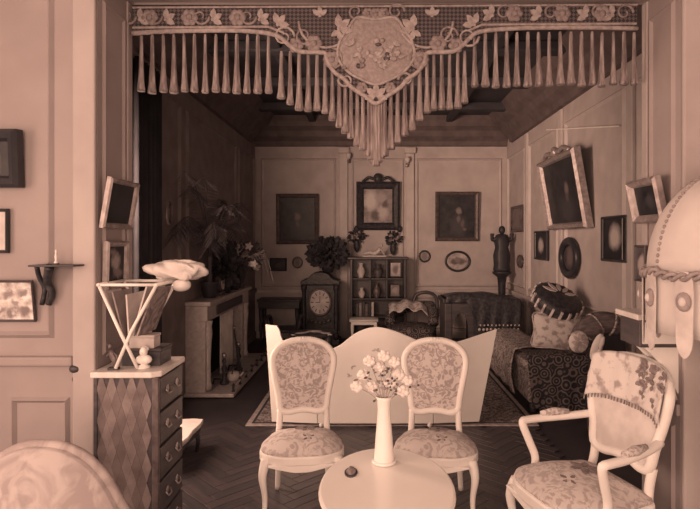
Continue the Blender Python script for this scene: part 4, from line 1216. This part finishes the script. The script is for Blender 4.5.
zf = .035
cpts = spl2(leafpoly([(318, 352), (330, 349), (340, 345), (356, 333), (374, 327), (392, 330), (410, 337), (422, 342), (433, 344)]), 5)
poly = cpts + [(leafpoly([(433, 0)])[0][0], zf), (leafpoly([(318, 0)])[0][0], zf)]
MB().prism(poly, -.012, .012).build('leaf_panel', 'white_lacquer', scn, bevel=.004)


def wing(anchor, ang, pts, parent):
    """panel hinged at x = anchor, turned by ang; pts = (distance from hinge, height)"""
    o = MB().prism(pts, -.012, .012).build('leaf_panel', 'white_lacquer', parent, bevel=.004)
    o.location = (anchor, 0, 0); o.rotation_euler = (0, 0, ang)
    return o


xr = leafpoly([(433, 0)])[0][0]; xl = leafpoly([(318, 0)])[0][0]
wt = spl2([(.006, .756), (.12, .752), (.25, .775), (.42, .825), (.60, .88)], 5)
wing(xr, .12, wt + [(.595, .86), (.43, zf), (.006, zf)], scn)
wt2 = spl2([(-.006, .69), (-.15, .705), (-.29, .75), (-.335, .80), (-.36, .88), (-.385, .915)], 5)
wing(xl, -.12, wt2 + [(-.49, .925), (-.485, .85), (-.43, zf), (-.006, zf)], scn)
for xx in (xl, xr):
    MB().tube([(xx, -.0, zf), (xx, -.0, .69)], .012, 8).build('hinge_post', 'white_lacquer', scn, smooth=True)
for xx in (xl + .03, xr - .03): MB().lathe([(.018, 0), (.022, .02), (.016, .04)], (xx, 0, 0), 10).build('foot', 'white_lacquer', scn, smooth=True)
# painted sprays on the middle leaf, as thin raised brushwork
mat('brush_dark', 0.16, 0.28, 40, 0.8)
mat('brush_pale', 0.62, 0.5, 40, 0.8)
rnd = random.Random(5)
for k, (x, y) in enumerate(((362, 372), (368, 378), (374, 372), (380, 375), (388, 370), (378, 382), (384, 385), (352, 366), (398, 374), (376, 350), (372, 364), (350, 376))):
    mb = MB(); p = leafpoly([(x, y)])[0]
    for j in range(4):
        a = rnd.uniform(0, 2 * PI); r = rnd.uniform(.02, .05)
        mb.leaf((p[0], -.0125, p[1]), (p[0] + r * cos(a), -.0125, p[1] + r * sin(a) * .7), r * .4, (0, -1, 0), .0012)
    mb.build('painted_spray', 'brush_pale' if k in (7, 8, 11, 9) else 'brush_dark', scn)


# ------------------------------------------------------------------ side chairs
def frame_outline(pts):                          # right half top to bottom -> closed
    return pts + [(-x, z) for x, z in reversed(pts) if x > 1e-6]


def spray(mb, cx, cy, zfn, r, n=5, a0=0.0, wd=.035):
    for k in range(n):
        a = a0 + 2 * PI * k / n
        x1, y1 = cx + r * cos(a), cy + r * .8 * sin(a)
        p0 = Vector((cx + .012 * cos(a), cy + .012 * sin(a), zfn(cx, cy) + .001)); p1 = Vector((x1, y1, zfn(x1, y1) + .001))
        mb.leaf(p0, p1, wd, (0, 0, 1), .0015, .0)
    return mb


def side_chair(label):
    t = thing('side_chair', label, 'chair', group='white side chairs before the screen')
    seat = spl2([(0, -.235), (.14, -.225), (.245, -.15), (.262, -.03), (.225, .11), (.185, .185), (0, .195), (-.185, .185), (-.225, .11), (-.262, -.03), (-.245, -.15), (-.14, -.225)], 4, True)
    MB().prism(seat, .335, .395, lambda u, v, d: (u, v, d)).build('seat_rail', 'white_wood', t, bevel=.012)
    mb = MB()                                    # serpentine front apron
    ap = spl2([(-.20, .335), (-.12, .315), (-.05, .30), (0, .298), (.05, .30), (.12, .315), (.20, .335)], 4)
    mb.prism(ap + [(.2, .345), (-.2, .345)], -.232, -.205)
    mb.build('apron', 'white_wood', t, bevel=.004)
    inner = [(u * .965, v * .965) for u, v in seat]
    sc_ = MB().pad(inner, .39, .41, .065, None, 2.6).build('seat', 'damask_seat', t, smooth=True)

    def zs(x, y):
        r = max(abs(x) / .25, abs(y) / .21); r = min(1, math.sqrt((x / .25) ** 2 + (y / .21) ** 2))
        return .41 + .065 * (1 - r ** 2.6) + .003
    spray(MB(), .02, .06, zs, .075, 6, .3, .035).build('embroidered_flower', 'embroidery', sc_)
    spray(MB(), .04, -.1, zs, .05, 4, .8, .02).build('embroidered_flower', 'embroidery', sc_)
    for sx in (-1, 1):
        MB().tube(spline([(sx * .215, -.165, .36), (sx * .235, -.195, .27), (sx * .222, -.182, .14), (sx * .226, -.19, .04), (sx * .245, -.22, 0.008)], 5), [.034, .033, .031, .029, .027, .025, .023, .021, .019, .018, .017, .016, .015, .0145, .014, .014, .0145, .016, .018, .02, .018], 10).build('leg', 'white_wood', t, smooth=True)
        MB().tube(spline([(sx * .165, .17, .37), (sx * .165, .19, .20), (sx * .175, .235, 0.008)], 5), [.024, .023, .022, .021, .020, .019, .019, .018, .018, .017, .017], 10).build('leg', 'white_wood', t, smooth=True)
        MB().tube(spline([(sx * .165, .17, .37), (sx * .158, .185, .46), (sx * .155, .20, .56)], 4), .021, 10).build('stile', 'white_wood', t, smooth=True)
    ol = frame_outline([(0, 1.01), (.07, 1.005), (.15, .975), (.20, .915), (.207, .85), (.188, .75), (.165, .64), (.152, .56), (.10, .54), (.05, .548), (0, .552)])
    ols = spl2(ol, 3, True)
    by = lambda z: .19 + (z - .5) * .16
    MB().tube([(u, by(v), v) for u, v in ols], .023, 10, closed=True).build('backrest_frame', 'white_wood', t, smooth=True)
    cz = .79
    inn = [(u * .91, cz + (v - cz) * .93) for u, v in ols]
    MB().pad(inn, -.012, .008, .022, lambda u, v, h: (u, by(v) - h, v)).build('backrest', 'damask', t, smooth=True)
    MB().pad([(u * .95, cz + (v - cz) * .96) for u, v in ols], .0, .006, .004, lambda u, v, h: (u, by(v) + .013 + h, v)).build('back_cover', 'pale_upholstery', t, smooth=True)
    mb = MB()
    for k in range(5): mb.ball(((k - 2) * .018, by(1.02) - .018, 1.022 - .004 * (k - 2) ** 2 * .8), .012, .01, .012, 6, 5)
    mb.build('crest_carving', 'white_wood', t, smooth=True)
    return t


ch0 = side_chair('white carved chair with damask back, left of the round table')
ch0.location = (-.447, 3.60, 0); ch0.rotation_euler = (0, 0, .10)
copy_tree(ch0, (.405, 3.58, 0), -.10, 'white carved chair with damask back, right of the round table')

# ------------------------------------------------------------------ round table, vase, bouquet
SR = 225.0
tz = H - 240 / SR
rt = thing('round_table', 'small round white polished pedestal table in the foreground', 'table', (W(386.5, 480, SR).x, F / SR, 0))
rt.scale = (1, 1.5, 1)
rt.location.y = F / ((447 - VY) / (H - tz)) - 1.5 * 66.5 / SR
R_ = 66.5 / SR
MB().lathe([(.0, tz - .03), (R_ - .03, tz - .03), (R_ - .008, tz - .025), (R_, tz - .013), (R_ - .004, tz - .003), (R_ - .012, tz), (0, tz)], n=48).build('top', 'white_polish', rt, smooth=False)
MB().lathe([(.10, .06), (.045, .12), (.03, .22), (.05, .32), (.055, .40), (.03, .50), (.06, tz - .04), (.12, tz - .03)], n=20).build('column', 'white_wood', rt, smooth=True)
for k in range(3):
    a = PI / 2 + 2 * PI * k / 3
    MB().tube(spline([(.04 * cos(a), .04 * sin(a), .16), (.14 * cos(a), .14 * sin(a), .10), (.22 * cos(a), .22 * sin(a), .025), (.27 * cos(a), .27 * sin(a), .022)], 4), [.03, .029, .028, .026, .024, .022, .021, .02, .02, .02, .021, .022, .02], 8).build('foot', 'white_wood', rt, smooth=True)
sv = (463 - VY) / (H - tz)
vx, vy = W(384, 463, sv).x, F / sv
vz = thing('flower_vase', 'slender white porcelain vase standing on the round white table', 'vase', (vx, vy, tz))
MB().lathe([(.048, 0), (.05, .01), (.046, .05), (.041, .12), (.034, .20), (.030, .26), (.033, .30), (.040, .32), (.036, .32), (.026, .27)], n=24).build('body', 'porcelain', vz, smooth=True)
MB().tube([(.052 * cos(2 * PI * k / 24), .052 * sin(2 * PI * k / 24), .010) for k in range(24)], .008, 6, closed=True).build('foot_ring', 'porcelain', vz, smooth=True)
bq = thing('vase_bouquet', 'loose bouquet of pale roses in the white vase', 'bouquet', (vx, vy, tz + .30))
rnd = random.Random(11)
pos = [(-.10, .10), (-.06, .04), (-.02, .13), (.03, .06), (.07, .10), (.11, .07), (-.13, .05), (0, .19), (.05, .16), (-.07, .16), (.09, .03)]
for i, (dx, dz) in enumerate(pos):
    yy = rnd.uniform(-.03, .05)
    p = Vector((dx, yy, dz + .02)); mb = MB()
    mb.ball(p, .018, .018, .017, 8, 6)
    for j in range(6):
        a = 2 * PI * j / 6 + i
        mb.ball(p + Vector((.017 * cos(a), .008 * sin(a * 2), .015 * sin(a))), .016, .012, .015, 7, 5, .08)
    f_ = mb.build('rose', 'petal_light', bq, smooth=True)
    MB().tube(spline([(0, 0, -.05), (dx * .4, yy * .5, dz * .45), p], 4), .002, 5).build('stem', 'petal', f_)
for k in range(34):
    dx, dz = rnd.gauss(0, .05), rnd.gauss(.085, .035)
    p = Vector((dx, rnd.uniform(-.06, -.01), max(dz, 0.02))); a = rnd.uniform(0, 2 * PI); r = rnd.uniform(.014, .03)
    MB().leaf(p, p + Vector((r * cos(a), -.008, r * .6 * sin(a))), .011, (0, -1, .3), .001).build('leaf', 'foliage' if k % 2 else 'embroidery', bq)
# small round miniature lying on the table
c_ = W(351, 473, 240)
sm_ = (473 - VY) / (H - tz)
md = thing('locket', 'small dark oval locket lying on the round white table', 'locket', (W(351, 473, sm_).x, F / sm_, tz))
MB().pad([(.030 * cos(2 * PI * k / 20), .052 * sin(2 * PI * k / 20)) for k in range(20)], 0.0, .006, .003).build('case', 'dark_wood', md, smooth=True)
MB().pad([(.022 * cos(2 * PI * k / 20), .038 * sin(2 * PI * k / 20)) for k in range(20)], .007, .010, .002).build('portrait', 'stained_floral', md, smooth=True)
MB().tube([(.008 * cos(2 * PI * k / 10), .058 + .008 * sin(2 * PI * k / 10), .004) for k in range(10)], .003, 6, closed=True).build('ring', 'brass', md, smooth=True)

# ------------------------------------------------------------------ armchair at the right
ar = thing('armchair', 'white carved armchair with flowered seat and lace headrest at the right', 'armchair', (1.09, 2.92, 0), -1.27)
seat = spl2([(0, -.30), (.18, -.285), (.30, -.20), (.32, -.04), (.28, .14), (.24, .245), (0, .26), (-.24, .245), (-.28, .14), (-.32, -.04), (-.30, -.20), (-.18, -.285)], 4, True)
MB().prism(seat, .34, .41, lambda u, v, d: (u, v, d)).build('seat_rail', 'white_wood', ar, bevel=.014)
ap = spl2([(-.25, .35), (-.15, .325), (-.06, .305), (0, .30), (.06, .305), (.15, .325), (.25, .35)], 4)
MB().prism(ap + [(.25, .36), (-.25, .36)], -.295, -.265).build('apron', 'white_wood', ar, bevel=.004)
sc_ = MB().pad([(u * .965, v * .965) for u, v in seat], .405, .425, .075, None, 2.6).build('seat', 'damask_seat', ar, smooth=True)


def zs(x, y):
    r = min(1, math.sqrt((x / .30) ** 2 + (y / .27) ** 2)); return .425 + .075 * (1 - r ** 2.6) + .004


spray(MB(), -.02, .04, zs, .10, 6, .3, .04).build('embroidered_flower', 'embroidery', sc_)
spray(MB(), .06, -.12, zs, .06, 4, .2, .025).build('embroidered_flower', 'embroidery', sc_)
for sx in (-1, 1):
    MB().tube(spline([(sx * .265, -.215, .37), (sx * .285, -.245, .28), (sx * .27, -.23, .14), (sx * .275, -.24, .04), (sx * .295, -.27, .008)], 5), [.038, .037, .035, .033, .03, .028, .025, .023, .021, .02, .019, .018, .017, .016, .016, .016, .0165, .018, .02, .022, .02], 10).build('leg', 'white_wood', ar, smooth=True)
    MB().tube(spline([(sx * .215, .225, .38), (sx * .22, .25, .2), (sx * .235, .30, .008)], 5), [.028, .027, .026, .025, .024, .023, .022, .021, .02, .019, .019], 10).build('leg', 'white_wood', ar, smooth=True)
    MB().tube(spline([(sx * .215, .225, .38), (sx * .205, .245, .47), (sx * .21, .262, .56)], 4), .024, 10).build('stile', 'white_wood', ar, smooth=True)
    arm = MB().tube(spline([(sx * .25, .27, .70), (sx * .29, .15, .685), (sx * .325, .0, .675), (sx * .335, -.11, .67), (sx * .33, -.14, .655), (sx * .31, -.11, .56), (sx * .295, -.08, .47), (sx * .295, -.09, .39)], 4), .022, 10).build('armrest', 'white_wood', ar, smooth=True)
    MB().tube([(sx * .292, .14, .708), (sx * .315, .06, .708), (sx * .328, -.02, .70)], [.016, .026, .016], 8).build('arm_pad', 'damask', arm, smooth=True)
ol = frame_outline([(0, 1.06), (.12, 1.05), (.22, 1.015), (.275, .94), (.275, .86), (.255, .76), (.225, .66), (.205, .56), (.14, .535), (.07, .545), (0, .55)])
ols = spl2(ol, 3, True)
by = lambda z, u=0: .26 + (z - .5) * .20 - .6 * u * u
MB().tube([(u, by(v, u), v) for u, v in ols], .026, 10, closed=True).build('backrest_frame', 'white_wood', ar, smooth=True)
cz = .80
inn = [(u * .92, cz + (v - cz) * .93) for u, v in ols]
MB().pad(inn, -.012, .01, .028, lambda u, v, h: (u, by(v, u) - h, v)).build('backrest', 'pale_upholstery', ar, smooth=True)
MB().pad(inn, .0, .006, .004, lambda u, v, h: (u, by(v, u) + .015 + h, v)).build('back_cover', 'pale_upholstery', ar, smooth=True)


def anti(u, v):
    x = (u - .5) * .54
    if v < .75:
        t = v / .75; z = .84 + .235 * t; off = .045 - .012 * t
    else:
        t = (v - .75) / .25; z = 1.075 - .13 * t + .015 * sin(t * PI); off = .033 - .09 * t
    z -= .035 * (2 * u - 1) ** 4
    return (x, by(min(z, 1.08), x) - off + .003 * sin(u * 30), z)


an_ = MB().grid(anti, 34, 20).build('headrest_cloth', 'lace', ar, smooth=True, solid=.006)
mb = MB()
for k in range(26):
    u = k / 25; p = Vector(anti(u, 0)); mb.tube([p, p + Vector((0, -.004, -.022))], .004, 5)
mb.build('fringe', 'embroidery', an_)
rnd = random.Random(3)
for k in range(22):
    u, v = min(.97, .62 + abs(rnd.gauss(0, .2))), rnd.uniform(.15, .75); p = Vector(anti(u, v)) + Vector((0, -.006, 0)); mb = MB()
    for j in range(3):
        a = rnd.uniform(0, 2 * PI); mb.leaf(p, p + Vector((.03 * cos(a), -.004, .03 * sin(a))), .02, (0, -1, 0), .0015)
    mb.build('lace_flower', 'embroidery', an_)

# ------------------------------------------------------------------ domed floor lamp at the right edge
lx, ly = (735 - VX) / 230, F / 230
zb = H - (270 - VY) / 230
lp = thing('floor_lamp', 'floor lamp with a large pale silk dome shade and hanging tabs', 'lamp', (lx, ly, 0))
RD = .345; HD = .44
MB().lathe([(.17, 0), (.17, .02), (.06, .05), (.025, .10), (.02, .6), (.03, .64), (.02, .68), (.018, zb + HD - .03)], n=16).build('stand', 'white_wood', lp, smooth=True)
dome = [(RD * cos(a), zb + HD * sin(a)) for a in [PI / 2 * k / 14 for k in range(14)]] + [(.03, zb + HD)]
mbd = MB(); n = 48
vs_ = []
for r, z in dome:
    for k in range(n): vs_.append((r * cos(2 * PI * k / n), r * sin(2 * PI * k / n), z))
mbd.add(vs_, [(i * n + k, i * n + (k + 1) % n, (i + 1) * n + (k + 1) % n, (i + 1) * n + k) for i in range(len(dome) - 1) for k in range(n)])
sd_ = mbd.build('shade', 'lamp_silk', lp, smooth=True, solid=.004)
ribm = MB()
for j in range(26):
    a = PI / 2 * (j + .5) / 27; ribm.ball((RD * 1.01 * cos(a), 0, zb + HD * 1.01 * sin(a)), .009, .009, .009, 6, 4)
rb = None
for k in range(8):
    if rb is None: rb = ribm.build('bead_rib', 'lamp_bead', sd_, smooth=True); o = rb
    else: o = copy_part(rb, sd_)
    o.rotation_euler = (0, 0, PI + k * PI / 4 + .05)
mbs = MB()
vs_ = []
zz = [zb, zb - .1, zb - .2, zb - .27]
for z in zz:
    for k in range(64):
        r = RD + .004 * cos(k * PI / 2) - .01 * (zb - z)
        vs_.append((r * cos(2 * PI * k / 64), r * sin(2 * PI * k / 64), z))
mbs.add(vs_, [(i * 64 + k, i * 64 + (k + 1) % 64, (i + 1) * 64 + (k + 1) % 64, (i + 1) * 64 + k) for i in range(3) for k in range(64)])
sk = mbs.build('skirt', 'lamp_silk', lp, smooth=True, solid=.004)
mbr = MB()                                       # twisted rope in swags round the band
for ph in (0, PI):
    mbr.tube([((RD + .016 + .008 * cos(k * .9 + ph)) * cos(2 * PI * k / 160), (RD + .016 + .008 * cos(k * .9 + ph)) * sin(2 * PI * k / 160), zb + .012 * sin(k * .9 + ph) - .022 * abs(sin(2 * PI * k / 160 * 4))) for k in range(160)], .010, 6, closed=True)
mbr.build('rope', 'lamp_bead', lp, smooth=True)
tabm = MB().prism(spl2([(-.034, .0), (.034, 0), (.036, -.2), (.03, -.29), (0, -.33), (-.03, -.29), (-.036, -.2)], 3, True), -.006, .0)
medm = MB().ball((0, -.01, -.10), .034, .012, .04, 12, 7)
tb = None
for k in range(12):
    a = PI + k * PI / 6 + .50
    if tb is None:
        tb = tabm.build('tab', 'paper', lp); md_ = medm.build('medallion', 'lamp_bead', tb, smooth=True)
        mk = MB().ball((0, -.018, -.10), .017, .012, .02, 10, 6).build('medallion_center', 'lamp_silk', tb, smooth=True); o = tb
    else:
        o = copy_part(tb, lp); copy_part(md_, o); copy_part(mk, o)
    o.location = ((RD + .012) * cos(a), (RD + .012) * sin(a), zb - .02); o.rotation_euler = (0, 0, a + PI / 2)

# ------------------------------------------------------------------ padded chair at the lower left corner
ea = thing('padded_chair', 'pale flowered padded chair with a rounded back at the lower left corner', 'chair', (-1.24, 1.86, 0), 0)
bk = spl2([(-.30, .42), (-.31, .62), (-.25, .80), (-.12, .895), (.02, .90), (.12, .86), (.20, .78), (.26, .68), (.295, .60), (.30, .42)], 4)
MB().pad(bk, -.05, .03, .05, lambda u, v, h: (u, .30 - h, v)).build('backrest', 'faded_upholstery', ea, smooth=True)
MB().tube([(u, .315, v) for u, v in bk], .022, 8).build('backrest_frame', 'faded_upholstery', ea, smooth=True)
MB().pad(spl2([(-.3, -.25), (0, -.3), (.3, -.25), (.3, .25), (0, .28), (-.3, .25)], 4, True), .30, .42, .05).build('seat', 'faded_upholstery', ea, smooth=True)
for x in (-.24, .24):
    for y in (-.2, .24): MB().tube([(x, y, .31), (x * 1.04, y * 1.04, .15), (x * 1.08, y * 1.1, 0.005)], [.03, .022, .016], 8).build('leg', 'white_wood', ea, smooth=True)
